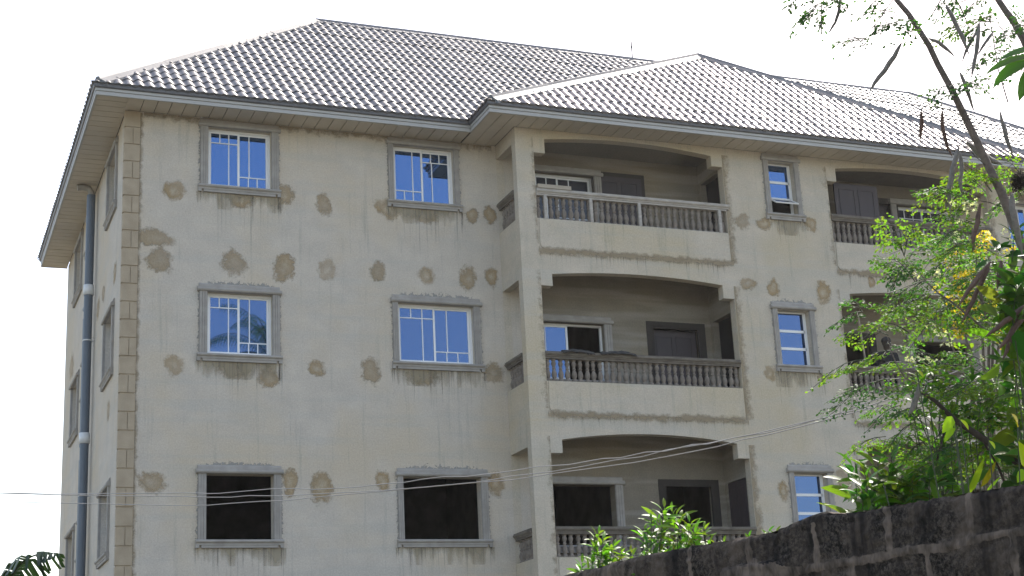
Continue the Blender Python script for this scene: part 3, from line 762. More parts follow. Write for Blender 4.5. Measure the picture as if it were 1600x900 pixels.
PT = [(0.82,9.46,.19,.19),(1.99,9.38,.2,.14),(2.77,9.52,.21,.19),(3.53,9.42,.15,.2),(4.7,9.43,.25,.19),(5.42,9.39,.25,.15),(6.34,9.44,.13,.15),(6.72,9.49,.13,.17),(0.56,8.58,.33,.16),(0.59,8.16,.2,.25),(1.91,8.21,.22,.23),(2.78,8.16,.21,.25),(3.56,8.22,.16,.24),(4.48,8.2,.13,.21),(5.39,8.2,.17,.16),(6.22,8.19,.16,.25),(6.66,8.27,.12,.21),(0.85,6.37,.16,.19),(1.88,6.28,.27,.14),(2.46,6.22,.2,.18),(3.33,6.37,.15,.15),(4.32,6.36,.18,.23),(5.26,6.33,.27,.17),(6.62,6.41,.18,.2),(0.51,4.36,.22,.18),(2.83,4.4,.13,.22),(3.39,4.33,.19,.29),(4.47,4.42,.13,.19),(6.57,4.42,.15,.23)]
PW = [(11.54,9.41,.17,.16),(12.03,9.38,.17,.13),(13.1,9.46,.15,.15),(11.53,8.15,.17,.14),(12.08,8.11,.14,.18),(13.18,8.06,.18,.21),(14.35,8.34,.09,.11),(11.81,6.37,.12,.15),(12.93,6.33,.1,.08),(13.17,4.33,.17,.24),(11.86,4.16,.11,.19)]
PS = [(1.0,8.25,.2,.2),(2.6,8.29,.22,.15),(3.4,8.21,.22,.2),(1.44,5.86,.2,.19),(7.88,8.15,.4,.27)]
for L, T, par in ((PT, TF, wall), (PW, TW, wing), (PS, TS, wall)):
    for a, z, ra, rz in L: patch(T, a, z, ra, rz, .004 + rngp.uniform(0, .002)).build('plaster_patch', M['patch'], par)
def grid_mark(T, a0, a1, z0, z1, lay, f, name, mat, par, na=8, nz=8):
    mb = MB(); vs = []; at_ = []
    for j in range(nz+1):
        for i in range(na+1):
            a = a0 + (a1-a0)*i/na; z = z0 + (z1-z0)*j/nz; vs.append(T(a, lay, z)); at_.append(f(i/na, j/nz))
    mb.add(vs, [(j*(na+1)+i, j*(na+1)+i+1, (j+1)*(na+1)+i+1, (j+1)*(na+1)+i) for j in range(nz) for i in range(na)], att=at_); mb.build(name, mat, par)
def edge(i, j, k=1.0): return 1 - min(1, 5*min(i, 1-i, 1))  # side fade
for k, z in enumerate(SILL):
    for T, W, par in ((TF, WA, wall), (TF, WB1 if k == 0 else WB, wall), (TW, WC[k], wing)):
        s0, s1 = W['s']; big = (W is not WC[k])
        ln = [.95, .75, .6][k] if big else .5
        if W is not WA or True:
            grid_mark(T, s0-.05, s1+.12, z-ln, z-.002, .0075, lambda i, j: (1-j)*1.0 + .8*edge(i, j), 'rain_streaks', M['streak'], par)
            grid_mark(T, s0-.03, s1+.05, z-.30, z-.002, .0068, lambda i, j: (1-j)*1.2 + .6*edge(i, j), 'damp_stain', M['sill_stain'], par)
        # mortar smear ring round the surround
        e = .10; zt = z + HH + .145; a0, a1 = s0-.06, s1+.06
        if k > 0: grid_mark(T, a0+.03, a1-.03, zt-.02, zt+.13, .0085, lambda i, j: j + .6*edge(i, j), 'mortar_smear', M['smear'], par, 16, 4)
        grid_mark(T, W['j'][0]-.07, W['j'][0]+.02, z+SH, z+HH, .0085, lambda i, j: 1-i, 'mortar_smear', M['smear'], par, 4, 8)
        grid_mark(T, W['j'][1]-.02, W['j'][1]+.07, z+SH, z+HH, .0085, lambda i, j: i, 'mortar_smear', M['smear'], par, 4, 8)
for k, z in enumerate(SILL):                     # single long runs of rain dirt
    for T, W, par in ((TF, WA, wall), (TF, WB1 if k == 0 else WB, wall), (TW, WC[k], wing)):
        s0, s1 = W['s']
        for q in range(6 if par is wall else 3):
            a = rngp.choice([s0+.02, s1-.02, rngp.uniform(s0, s1), rngp.uniform(s0, s1)]) + rngp.uniform(-.03, .03); ln = rngp.uniform(.25, 1.25); wd = rngp.uniform(.010, .022)
            grid_mark(T, a-wd, a+wd, z-ln, z-.002, .0095, lambda i, j: 1.0-.62*(j)*(1-abs(2*i-1)), 'drip_run', M['drip_run'], par, 4, 10)
for k in range(3):
    for b0, b1 in BAYS:
        zb = RB[k] - .60
        grid_mark(TW, b0-.02, b1+.05, zb-.13, zb+.09, .026, lambda i, j: abs(j-.55)*2, 'damp_band', M['band'], wing, 30, 6)
        grid_mark(TW, b0-.16, b0-.004, RB[k]-.5, NB[k][0]+.3, .007, lambda i, j: 1.05-i*.55, 'damp_band', M['band'], wing, 4, 20)
        grid_mark(TW, b1+.004, b1+.18, RB[k]-.6, NB[k][1]+.25, .007, lambda i, j: .10+i*.75, 'damp_band', M['band'], wing, 4, 20)
        if k: grid_mark(TW, b0, b1, PK[k]+.02, PK[k]+.33, .0065, lambda i, j: 1.1-j, 'rain_streaks', M['streak'], wing, 12, 6)
grid_mark(TF, .236, .34, 2.0, SZ-.02, .006, lambda i, j: .15+i*1.0, 'mortar_smear', M['band'], wall, 4, 60)
grid_mark(TF, .3, 6.8, SZ-.20, SZ-.01, .0065, lambda i, j: 1.15-j, 'damp_band', M['band'], wall, 20, 4)

# ------------------------------------------------------------------ small things on the balconies
b = MB(); b.box(7.262, 7.93, WY-.06, WY+.05, 9.702, 9.775)
o = b.build('timber_plank', M['timber']); tag(o, 'short pale timber plank lying on the left end of the top balcony rail', 'plank')
def cloth(x0, x1, label, seed):
    mb = MB(); rg = random.Random(seed); n, m_ = 22, 8; vs = []
    for j in range(m_+1):
        for i in range(n+1):
            u, v = i/n, j/m_
            x = x0 + (x1-x0)*u; y = WY - .06 + .17*v
            h = .05*abs(noise.noise(Vector((x*9, y*22, seed)))) + .035*math.sin(math.pi*u) + .004
            z = 6.622 + h
            if j == 0: z -= .05 + .05*abs(noise.noise(Vector((x*14, 1, seed)))); y -= .03
            vs.append((x, y, z))
    mb.add(vs, [(j*(n+1)+i, j*(n+1)+i+1, (j+1)*(n+1)+i+1, (j+1)*(n+1)+i) for j in range(m_) for i in range(n)], True)
    o = mb.build('draped_cloth', M['cloth']); tag(o, label, 'cloth')
    s_ = o.modifiers.new('t', 'SOLIDIFY'); s_.thickness = .008
cloth(7.55, 8.18, 'crumpled dark cloth on middle balcony rail, left of the other cloth', 2)
cloth(8.30, 9.02, 'crumpled dark cloth on middle balcony rail, right of the other cloth', 5)
b = MB(); b.tube([(14.25, -.55, 7.72), (14.62, -.20, 5.62)], .022, 8)
tag(b.build('wooden_pole', M['timber']), 'thin pole leaning inside the right middle balcony beside the person', 'pole')
# person standing at the back of the right middle balcony
def person():
    fx, fy, fz_ = 14.83, -.45, FL[1] + .002
    J = {'pel': (0,0,.93), 'sp': (.01,-.01,1.12), 'ch': (.02,-.03,1.34), 'nk': (.03,-.05,1.47), 'nk2': (.035,-.06,1.53), 'hd': (.04,-.075,1.62), 'ht': (.04,-.07,1.72),
         'ls': (-.18,-.03,1.40), 'le': (-.25,.0,1.13), 'lw': (-.17,-.20,1.06), 'lh': (-.14,-.27,1.06), 'rs': (.22,-.03,1.40), 're': (.29,.0,1.13), 'rw': (.23,-.20,1.06), 'rh': (.20,-.27,1.06),
         'lhp': (-.10,0,.90), 'lk': (-.11,-.03,.50), 'la': (-.11,.01,.09), 'lt': (-.12,-.15,.03), 'rhp': (.10,0,.90), 'rk': (.11,-.03,.50), 'ra': (.11,.01,.09), 'rt': (.12,-.15,.03)}
    Rr = {'pel': .135, 'sp': .13, 'ch': .155, 'nk': .06, 'nk2': .055, 'hd': .095, 'ht': .06, 'ls': .065, 'le': .045, 'lw': .03, 'lh': .04, 'rs': .065, 're': .045, 'rw': .03, 'rh': .04,
          'lhp': .095, 'lk': .062, 'la': .042, 'lt': .03, 'rhp': .095, 'rk': .062, 'ra': .042, 'rt': .03}
    Eg = [('pel','sp'),('sp','ch'),('ch','nk'),('nk','nk2'),('nk2','hd'),('hd','ht'),('ch','ls'),('ls','le'),('le','lw'),('lw','lh'),('ch','rs'),('rs','re'),('re','rw'),('rw','rh'),('pel','lhp'),('lhp','lk'),('lk','la'),('la','lt'),('pel','rhp'),('rhp','rk'),('rk','ra'),('ra','rt')]
    ks = list(J); vs = [(fx+J[k][0], fy+J[k][1], fz_+J[k][2]) for k in ks]
    rad = [Rr[k] for k in ks]; ed = [(ks.index(a), ks.index(c)) for a, c in Eg]
    for s_ in (-1, 1):                       # fingers
        hk = ks.index('lh' if s_ < 0 else 'rh')
        for i, (dx, L) in enumerate(((-.03,.06),(-.01,.075),(.01,.07),(.03,.055))):
            b0 = len(vs); bx_, by_, bz_ = vs[hk]
            vs += [(bx_+dx, by_-.04, bz_), (bx_+dx, by_-.04-L*.6, bz_-.012), (bx_+dx, by_-.04-L*.85, bz_-.04)]; rad += [.011, .009, .008]; ed += [(hk, b0), (b0, b0+1), (b0+1, b0+2)]
        b0 = len(vs); bx_, by_, bz_ = vs[hk]; vs += [(bx_-s_*.05, by_-.01, bz_-.005), (bx_-s_*.07, by_-.045, bz_-.02)]; rad += [.012, .010]; ed += [(hk, b0), (b0, b0+1)]
    me = bpy.data.meshes.new('person'); me.from_pydata(vs, ed, []); o = bpy.data.objects.new('person', me); COL.objects.link(o)
    sk = o.modifiers.new('s', 'SKIN')
    for i, r in enumerate(rad): me.skin_vertices[0].data[i].radius = (r, r)
    me.skin_vertices[0].data[0].use_root = True; sk.use_smooth_shade = True
    su = o.modifiers.new('u', 'SUBSURF'); su.levels = su.render_levels = 2
    me.materials.append(M['skin'])
    tag(o, 'person in dark clothes standing in the shade of the right middle balcony', 'person')
    def shell(name, joints, edges, grow, mat):
        idx = {k: i for i, k in enumerate(joints)}
        m2 = bpy.data.meshes.new(name); m2.from_pydata([(fx+J[k][0], fy+J[k][1], fz_+J[k][2]) for k in joints], [(idx[a], idx[c]) for a, c in edges], [])
        q = bpy.data.objects.new(name, m2); COL.objects.link(q); q.parent = o
        q.modifiers.new('s', 'SKIN').use_smooth_shade = True
        for i, k in enumerate(joints): m2.skin_vertices[0].data[i].radius = (Rr[k]*grow+.02, Rr[k]*grow+.02)
        m2.skin_vertices[0].data[0].use_root = True; q.modifiers.new('u', 'SUBSURF').render_levels = 2; m2.materials.append(mat)
    shell('shirt', ['ch','sp','pel','ls','le','rs','re'], [('ch','sp'),('sp','pel'),('ch','ls'),('ls','le'),('ch','rs'),('rs','re')], 1.16, M['shirt'])
    shell('trousers', ['pel','lhp','lk','la','rhp','rk','ra'], [('pel','lhp'),('lhp','lk'),('lk','la'),('pel','rhp'),('rhp','rk'),('rk','ra')], 1.13, M['shirt'])
    hm = MB(); hc = Vector((fx+.04, fy-.065, fz_+1.675)); hp = [(math.sin(a)*.102, math.cos(a)*.105) for a in [i*math.pi/2/6 for i in range(7)]]
    hm.lathe([(max(r, .002), z) for r, z in reversed(hp)], 14, hc); hm.build('hair', M['cloth'], o)
    c0 = Vector((fx+.04, fy-.075, fz_+1.61))
    def bit(name, prof_, c_, mat):
        q = MB(); q.lathe(prof_, 8, c_); q.build(name, mat, o)
    bit('nose', [(.001,-.016),(.013,-.004),(.001,.02)], c0 + Vector((0,-.10,.0)), M['skin'])
    bit('mouth', [(.001,-.006),(.022,0),(.001,.005)], c0 + Vector((0,-.078,-.042)), M['cloth'])
    for s_ in (-1, 1):
        bit('eye', [(.001,-.007),(.011,0),(.001,.007)], c0 + Vector((s_*.032,-.084,.03)), M['frame']); bit('ear', [(.001,-.03),(.015,0),(.001,.03)], c0 + Vector((s_*.094,0,.01)), M['skin'])
person()

# ------------------------------------------------------------------ near boundary wall of sandcrete blocks
WA_ = Vector((1.056, -20.29, 0)); WD = Vector((-.19459, .98088, 0)); WN = Vector((-.98088, -.19459, 0))   # WN faces the photographer
prof_top = [(-8, .93), (0, .93), (.5, .943), (.93, .954), (1.10, .958), (1.19, .984), (1.32, .982), (1.42, .966), (1.47, .955), (1.53, .948), (1.555, .928), (1.6, .938), (1.8, .944), (2.1, .948), (2.66, .957), (3.42, .932), (5, .94), (9, .95), (15, .94)]
def topz(s):
    for (a, p_), (c, q) in zip(prof_top[:-1], prof_top[1:]):
        if a <= s <= c: z = p_ + (q-p_)*(s-a)/(c-a); break
    else: z = .94
    return z + .010*noise.noise(Vector((s*7, 0, 1))) + .005*noise.noise(Vector((s*17, 0, 1))) + .003*noise.noise(Vector((s*40, 3, 1)))
def blockmask(s, z):
    """1 in a mortar joint, 0 on a block face"""
    wx = .012*noise.noise(Vector((s*5, z*5, 7))); wz = .010*noise.noise(Vector((s*5, z*5, 17)))
    s2, z2 = s + wx, z + wz
    s2 += .012*noise.noise(Vector((s*26, z*26, 4))); z2 += .010*noise.noise(Vector((s*24, z*24, 14)))
    rowf = (.945 - z2) / .214; row = math.floor(rowf); fr = rowf - row
    off = .315 if row % 2 == 0 else .095
    p_ = ((s2 - off) / .478) % 1.0
    jw = .040 + .022*noise.noise(Vector((s*2.1, row*3.3, 2)))
    dv = min(p_, 1-p_)*.478 - jw*.5 ; dh = min(fr, 1-fr)*.214 - .020 - .010*noise.noise(Vector((s*3, row*5.1, 8)))
    if row == 0 and fr < .5: dh = .1
    if row < 0: dh = .1
    d = min(dv, dh)
    return max(0, min(1, .5 - d/.022))
def wall_part(mb, s0, s1, ds, zlo, dz):
    ns = int((s1-s0)/ds); nz = int((1.0-zlo)/dz)
    vs = []; at_ = []
    for j in range(nz+1):
        for i in range(ns+1):
            s = s0 + (s1-s0)*i/ns; tz = topz(s); z = zlo + (tz-zlo)*j/nz
            mk = blockmask(s, z); blob = noise.noise(Vector((s*3.1, z*5, 31)))
            if 1.45 < s < 2.05 and z < .82 - .05*abs(s-1.75)*4 + .03*noise.noise(Vector((s*12, 0, 5))): mk = max(mk, .8); 
            h = .008*mk + .009*noise.noise(Vector((s*28, z*28, 3))) + .005*noise.noise(Vector((s*60, z*60, 3))) + .010*noise.noise(Vector((s*5, z*7, 9))) + (.03 if (1.45 < s < 1.95 and z < .80 + .03*noise.noise(Vector((s*14, 0, 5)))) else 0)
            rnd = max(0, z-(tz-.03))/.03; h -= .018*rnd*rnd
            p_ = WA_ + WD*s + WN*h; vs.append((p_.x, p_.y, z)); br_ = max(0, min(.62, (s-1.9)*.55)) + .28*blob; at_.append(max(mk, br_))
    mb.add(vs, [(j*(ns+1)+i, j*(ns+1)+i+1, (j+1)*(ns+1)+i+1, (j+1)*(ns+1)+i) for j in range(nz) for i in range(ns)], True, att=at_)
wb = MB()
wall_part(wb, -.6, 4.2, .0085, .30, .0085)
wall_part(wb, 4.2, 14.5, .06, GZ, .06); wall_part(wb, -8.0, -.6, .04, GZ, .04)
def wv_(s, d, z): p_ = WA_ + WD*s + WN*d; return (p_.x, p_.y, z)
wb.add([wv_(-.6, 0, GZ), wv_(4.2, 0, GZ), wv_(4.2, 0, .302), wv_(-.6, 0, .302)], [(0,1,2,3)], att=[0]*4)
for i in range(300):
    s0 = -8 + 22.5*i/300; s1 = -8 + 22.5*(i+1)/300
    vs = []
    for s in (s0, s1): vs += [wv_(s, -.016, topz(s)-.0005), wv_(s, -.07, topz(s)+.004), wv_(s, -.13, topz(s)-.006), wv_(s, -.15, topz(s)-.03), wv_(s, -.15, GZ)]
    wb.add(vs, [(j, j+1, j+6, j+5) for j in range(4)], True, att=[.8]*10)
o = wb.build('boundary_wall', M['block']); tag(o, 'mould blackened sandcrete block boundary wall in the lower right foreground', 'wall')

# ------------------------------------------------------------------ overhead cables
C1 = [(0,770),(92,772),(290,770),(322,771.3),(343,771),(373,768.3),(424,763.9),(461,763),(490,764.8),(560,761),(600,756),(632,753.8),(658,749),(692,745),(730,744.7),(758,741),(800,736),(840,729),(890,726),(942,716.5),(969,715.6),(1008,706.7),(1040,705),(1082,694.6),(1105,694),(1147,684),(1180,678),(1234,665),(1296,651),(1347,632),(1390,617),(1420,607),(1470,590),(1560,556),(1700,500)]
C2 = [(0,770.6),(92,773.5),(290,775.8),(322,777),(361,777),(389,774.4),(439,775),(490,772),(560,768.5),(600,766.3),(632,763.7),(667,760.8),(708,757),(750,753),(800,744),(864,736.6),(911,728.8),(960,719),(1003,713.8),(1042,703),(1090,695.5),(1121,690),(1150,683.5),(1200,676),(1240,666),(1300,649),(1336,641),(1380,627),(1431,613),(1480,598),(1560,566),(1700,512)]
C3 = [(0,784),(92,786),(290,790),(325,789.5),(361,786.4),(411,783.2),(450,782),(490,777.2),(560,771),(600,767.6),(640,763.5),(700,758),(750,753.5),(800,750),(864,740),(930,731),(990,723),(1060,710),(1121,698),(1160,687),(1200,679.5),(1250,667),(1296,655),(1347,641),(1400,628),(1440,618),(1500,600),(1600,566),(1700,530)]
for Cc, lab, ext in ((C1, 'uppermost of the three slack service cables crossing in front of the flats', 0), (C2, 'middle one of the three slack service cables crossing the building', .05), (C3, 'lowest of the three slack service cables crossing the building', .1)):
    pts = [at(u, v, 15.0 - 5.4*max(0, min(1.05, u/1600)) + ext) for u, v in Cc]
    p0 = pts[0] + (pts[0]-pts[1])*6; p1 = pts[-1] + (pts[-1]-pts[-2])*3
    b = MB(); b.tube([p0] + pts + [p1], .0036, 6); tag(b.build('service_cable', M['cable']), lab, 'cable', 'service cables strung across the building')

# ------------------------------------------------------------------ vegetation helpers
def leaf(mb, P, d, n, L, W_, col, curl=.25, fold=.18, seg=3):
    """one leaf blade: base P, direction d, up normal n"""
    d = d.normalized(); s = d.cross(n); s = s.normalized() if s.length > 1e-6 else d.orthogonal().normalized(); n = s.cross(d).normalized()
    vs = []; c = Vector(P); dd = d.copy(); nn = n.copy()
    for i in range(seg+1):
        t_ = i/seg; wdt = W_*.5*(math.sin(math.pi*min(1, t_**.8*.97+.03))**.8 if i < seg else 0)
        if i == seg: vs.append(c.copy())
        elif i == 0: vs.append(c.copy())
        else: vs += [c - s*wdt + nn*wdt*fold*2, c.copy(), c + s*wdt + nn*wdt*fold*2]
        st = L/seg; c = c + dd*st; dd = (dd - nn*curl/seg).normalized(); nn = s.cross(dd).normalized()
    fs = []; 
    m_ = seg-1                       # middle rows
    fs += [(0, 2, 1), (0, 3, 2)]
    for i in range(m_-1):
        a = 1+i*3; b_ = a+3; fs += [(a, a+1, b_+1, b_), (a+1, a+2, b_+2, b_+1)]
    a = 1+(m_-1)*3; tip = 1+m_*3; fs += [(a, a+1, tip), (a+1, a+2, tip)]
    mb.add(vs, fs, True, col)
def oval(mb, P, d, n, L, W_, col):
    s = d.cross(n); s = s.normalized() if s.length > 1e-6 else d.orthogonal().normalized()
    mb.add([P, P+d*L*.35+s*W_*.5, P+d*L*.8+s*W_*.36, P+d*L, P+d*L*.8-s*W_*.36, P+d*L*.35-s*W_*.5], [(0,1,2,3,4,5)], False, col)
def rv(rg, s=1.0): return Vector((rg.uniform(-s, s), rg.uniform(-s, s), rg.uniform(-s, s)))
def lerp3(a, b, t_): return tuple(x+(y-x)*t_ for x, y in zip(a, b))
def frond(mb, ms, P, Q, rg, col, dens=1.0, lsz=.0195, droop=.25):
    """tripinnate feathery leaf from P to Q"""
    P, Q = Vector(P), Vector(Q); D = Q-P; L = D.length; d = D/L
    side = d.cross(Vector((0, 0, 1))); side = side.normalized() if side.length > .05 else d.orthogonal().normalized()
    side = (side + rv(rg, .35)).normalized(); up = side.cross(d).normalized()
    pts = [P + D*t_ + Vector((0, 0, 1))*(L*droop*.5*math.sin(math.pi*t_)) for t_ in (0, .25, .5, .75, 1)]
    ms.tube(pts, [.0034, .003, .0025, .002, .0012], 3, False)
    def along(t_):
        x = t_*4; i = min(3, int(x)); return pts[i].lerp(pts[i+1], x-i)
    npair = max(4, int(L/.05))
    for i in range(npair+1):
        t_ = .18 + .82*i/npair; B = along(t_)
        pl = L*.42*(1-.62*t_) + .02
        for sg in ((-1, 1) if i < npair else (0,)):
            pd = (side*sg*.85 + d*(.55 if sg else 1.3) - Vector((0, 0, 1))*.25 + rv(rg, .18)).normalized()
            ms.tube([B, B+pd*pl], [.0018, .001], 3, False)
            nq = max(2, int(pl/.022))
            for j in range(nq+1):
                if rg.random() > dens*.85: continue
                tj = .25+.75*j/nq; C_ = B + pd*pl*tj
                for s2 in (-1, 1):
                    ql = pl*.36*(1-.5*tj)+.008; sd = pd.cross(up).normalized()
                    qd = (sd*s2*.8 + pd*.6 - Vector((0, 0, 1))*.2 + rv(rg, .2)).normalized()
                    for q in ((.45, 1.0) if ql > .022 else (.8,)):
                        cc_ = tuple(x*rg.uniform(.75, 1.25) for x in col)
                        ld = (qd + rv(rg, .5)).normalized(); nn_ = (up + rv(rg, .7)).normalized()
                        oval(mb, C_ + qd*ql*q, ld, nn_, lsz*rg.uniform(.75, 1.2), lsz*.6, cc_)
def whorl(mb, ms, P, ax, n, L, W_, rg, col, spread=.9, base=None, curl=.5):
    P = Vector(P); ax = ax.normalized(); o1 = ax.orthogonal().normalized(); o2 = ax.cross(o1)
    for i in range(n):
        a = i*2.4 + rg.uniform(-.3, .3); h = i/n
        out = o1*math.cos(a) + o2*math.sin(a)
        d = (ax*(1.25-spread*(1-h)*1.3) + out).normalized()
        l_ = L*(.55+.5*(1-h))*rg.uniform(.8, 1.15); p = P - ax*(1-h)*L*.75
        d = (d + rv(rg, .15)).normalized()
        c_ = tuple(x*rg.uniform(.7, 1.3) for x in col)
        nrm = (ax*.8 - out*.5 + rv(rg, .25)).normalized()
        pt = p + d*l_*.12
        ms.tube([p, pt], .0016, 3, False)
        leaf(mb, pt, d, nrm, l_, l_*W_*rg.uniform(.85, 1.1), c_, curl*rg.uniform(.5, 1.4), rg.uniform(.1, .3), 4)
G1, G2, G3, GY = (1.0, 1.0, .9), (1.5, 1.35, .8), (.6, .75, 1.0), (2.0, 1.5, .5)
def px(L, depth): return [at(u, v, depth) for u, v in L]

# ---- moringa tree: stem enters the frame at the right edge, crown sprays over the balcony
mt = thing('moringa_tree', at(1800, 900, 8.3).xy.to_3d() + Vector((0, 0, GZ)), 'feathery leaved tree hung with long brown seed pods at the right edge', 'tree')
rg = random.Random(3)
foot = at(1800, 900, 8.3); foot.z = GZ
tr = MB(); main = [(1760,760),(1700,610),(1640,490),(1600,392),(1580,340),(1563,297),(1543,257),(1527,222),(1510,187),(1487,140),(1465,100),(1452,72),(1435,45),(1420,22),(1401,0),(1380,-40),(1350,-110),(1335,-190)]
rads = [.040,.034,.031,.026,.024,.023,.022,.021,.020,.018,.0165,.016,.0155,.015,.0145,.013,.010,.006]
tr.tube([foot] + px(main, 8.3), [.055]+rads, 10, jit=.06, rng=rg)
tr.build('trunk', M['bark'], mt)
def limb(pts, depth, r0, r1, mat='bark', name='branch', par=None):
    b = MB(); n = len(pts); b.tube(px(pts, depth) if not isinstance(depth, list) else [at(u, v, dd) for (u, v), dd in zip(pts, depth)], [r0+(r1-r0)*i/(n-1) for i in range(n)], 8, jit=.06, rng=rg); return b.build(name, M[mat], par or mt)
limb([(1720,640),(1690,330),(1660,200),(1620,110),(1600,62),(1585,35),(1572,18),(1560,0),(1540,-40)], 8.5, .03, .014)
limb([(1760,800),(1680,770),(1620,740),(1590,722),(1560,702),(1534,684),(1515,671),(1497,660),(1480,645),(1462,627),(1447,617),(1434,611)], 8.1, .028, .008, 'bark_dark')
limb([(1534,684),(1545,705),(1560,730),(1572,760),(1585,790)], 8.15, .006, .008, 'bark_dark')
limb([(1480,655),(1455,700),(1432,640)][::-1] + [(1462,728)], 8.0, .003, .006, 'bark_dark')
limb([(1433,420),(1448,441),(1466,458),(1490,474),(1512,492),(1545,520),(1590,560)], 8.2, .003, .007)
limb([(1430,600),(1413,589),(1399,566),(1390,540),(1387,526)], 7.9, .005, .002)
limb([(1538,485),(1533,455),(1535,440),(1548,405)], 8.3, .006, .002)
limb([(1525,400),(1527,430),(1531,460),(1540,495)], 8.25, .002, .005)
limb([(1413,400),(1426,424),(1433,440)], 8.2, .002, .004)
limb([(1560,-20),(1545,20),(1552,60),(1560,110),(1575,160)], 8.4, .002, .004)
limb([(1475,-30),(1500,10),(1518,50)], 8.2, .006, .002)
limb([(1470,0),(1455,25),(1440,42)], 8.3, .004, .002)
limb([(1395,0),(1370,35),(1350,60),(1335,73),(1310,82)], 8.0, .003, .001)
limb([(1440,175),(1440,168),(1453,164),(1470,168),(1485,173),(1500,180)], 8.25, .0015, .003)
def pod(pts, wpx, depth, mat='pod', stalk=None):
    n = 9; P = px(pts, depth); L = []
    for i in range(n):
        t_ = i/(n-1); x = t_*(len(P)-1); k = min(len(P)-2, int(x)); L.append(P[k].lerp(P[k+1], x-k))
    r0 = wpx/2*depth/FPX; rr = [r0*f*(1+rg.uniform(-.1, .1)) for f in (.35,.8,1,1.05,1.0,.9,.75,.5,.12)]
    for i in range(1, n-1): L[i] = L[i] + rv(rg, r0*.18)
    b = MB(); b.tube(L, rr, 6, jit=.08, rng=rg)
    o = b.build('seed_pod', M[mat], mt)
    if stalk:
        s_ = MB(); s_.tube(px(stalk, depth), .0022*depth/8.2, 5); s_.build('stalk', M['bark_dark'], o)
pod([(1408,68),(1397,88),(1382,110),(1366,130),(1359,142)], 8, 8.1, 'pod_grey', [(1436,60),(1422,60),(1413,62),(1408,69)])
pod([(1451,60),(1466,66),(1480,77),(1492,90)], 6, 8.2, 'pod_grey', [(1437,58),(1445,58),(1451,61)])
pod([(1478,8),(1490,30),(1504,58),(1515,88)], 8, 8.0, 'pod_grey')
pod([(1530,35),(1527,70),(1522,98),(1518,122)], 7, 8.0, 'pod_grey'); pod([(1552,50),(1540,66),(1527,86)], 5, 8.1, 'pod_grey')
pod([(1528,48),(1516,66),(1508,82),(1503,98)], 5, 8.15, 'pod_grey')
pod([(1500,113),(1508,132),(1514,150),(1523,176)], 7, 8.2, 'pod_grey', [(1484,133),(1490,116),(1495,110),(1500,114)])
pod([(1439,174),(1440,190),(1439,205),(1438,220)], 7, 8.3, 'pod', [(1442,168),(1439,175)])
pod([(1472,174),(1473,200),(1479,225),(1488,245)], 7, 8.3, 'pod', [(1473,166),(1472,175)])
pod([(1563,175),(1569,200),(1576,226),(1586,249)], 7, 8.2, 'pod_grey', [(1524,202),(1540,182),(1555,172),(1563,176)])
pod([(1498,230),(1489,260),(1482,300),(1485,334)], 9, 8.0, 'pod_grey', [(1540,258),(1525,245),(1512,230),(1498,231)])
pod([(1499,235),(1503,260),(1500,285),(1503,305)], 7, 8.05, 'pod_grey')
pod([(1532,318),(1528,345),(1521,372),(1520,396)], 8, 7.9, 'pod', [(1565,323),(1545,316),(1532,314)])
pod([(1548,409),(1532,430),(1513,455),(1496,479)], 8, 7.8, 'pod', [(1602,418),(1580,415),(1565,408),(1548,410)])
pod([(1546,412),(1534,440),(1518,475),(1501,506)], 8, 7.85, 'pod'); pod([(1564,407),(1563,422),(1560,438),(1558,452)], 8, 7.8, 'pod')
pod([(1602,476),(1580,495),(1558,512),(1540,526)], 9, 7.6, 'pod'); pod([(1602,492),(1586,512),(1572,532),(1560,546)], 9, 7.65, 'pod'); pod([(1592,492),(1582,520),(1574,545),(1567,563)], 8, 7.7, 'pod')
pod([(1436,600),(1431,622),(1425,640),(1419,652)], 9, 7.9, 'pod_grey', [(1440,592),(1436,601)])
pod([(1313,-5),(1311,18),(1304,38),(1293,53)], 5, 7.9, 'pod_grey'); pod([(1581,302),(1583,335),(1590,365),(1597,398)], 11, 7.9, 'pod_grey')
pod([(1510,222),(1530,240),(1550,250),(1566,257)], 11, 8.35, 'pod_grey')
fm = MB(); fs_ = MB()
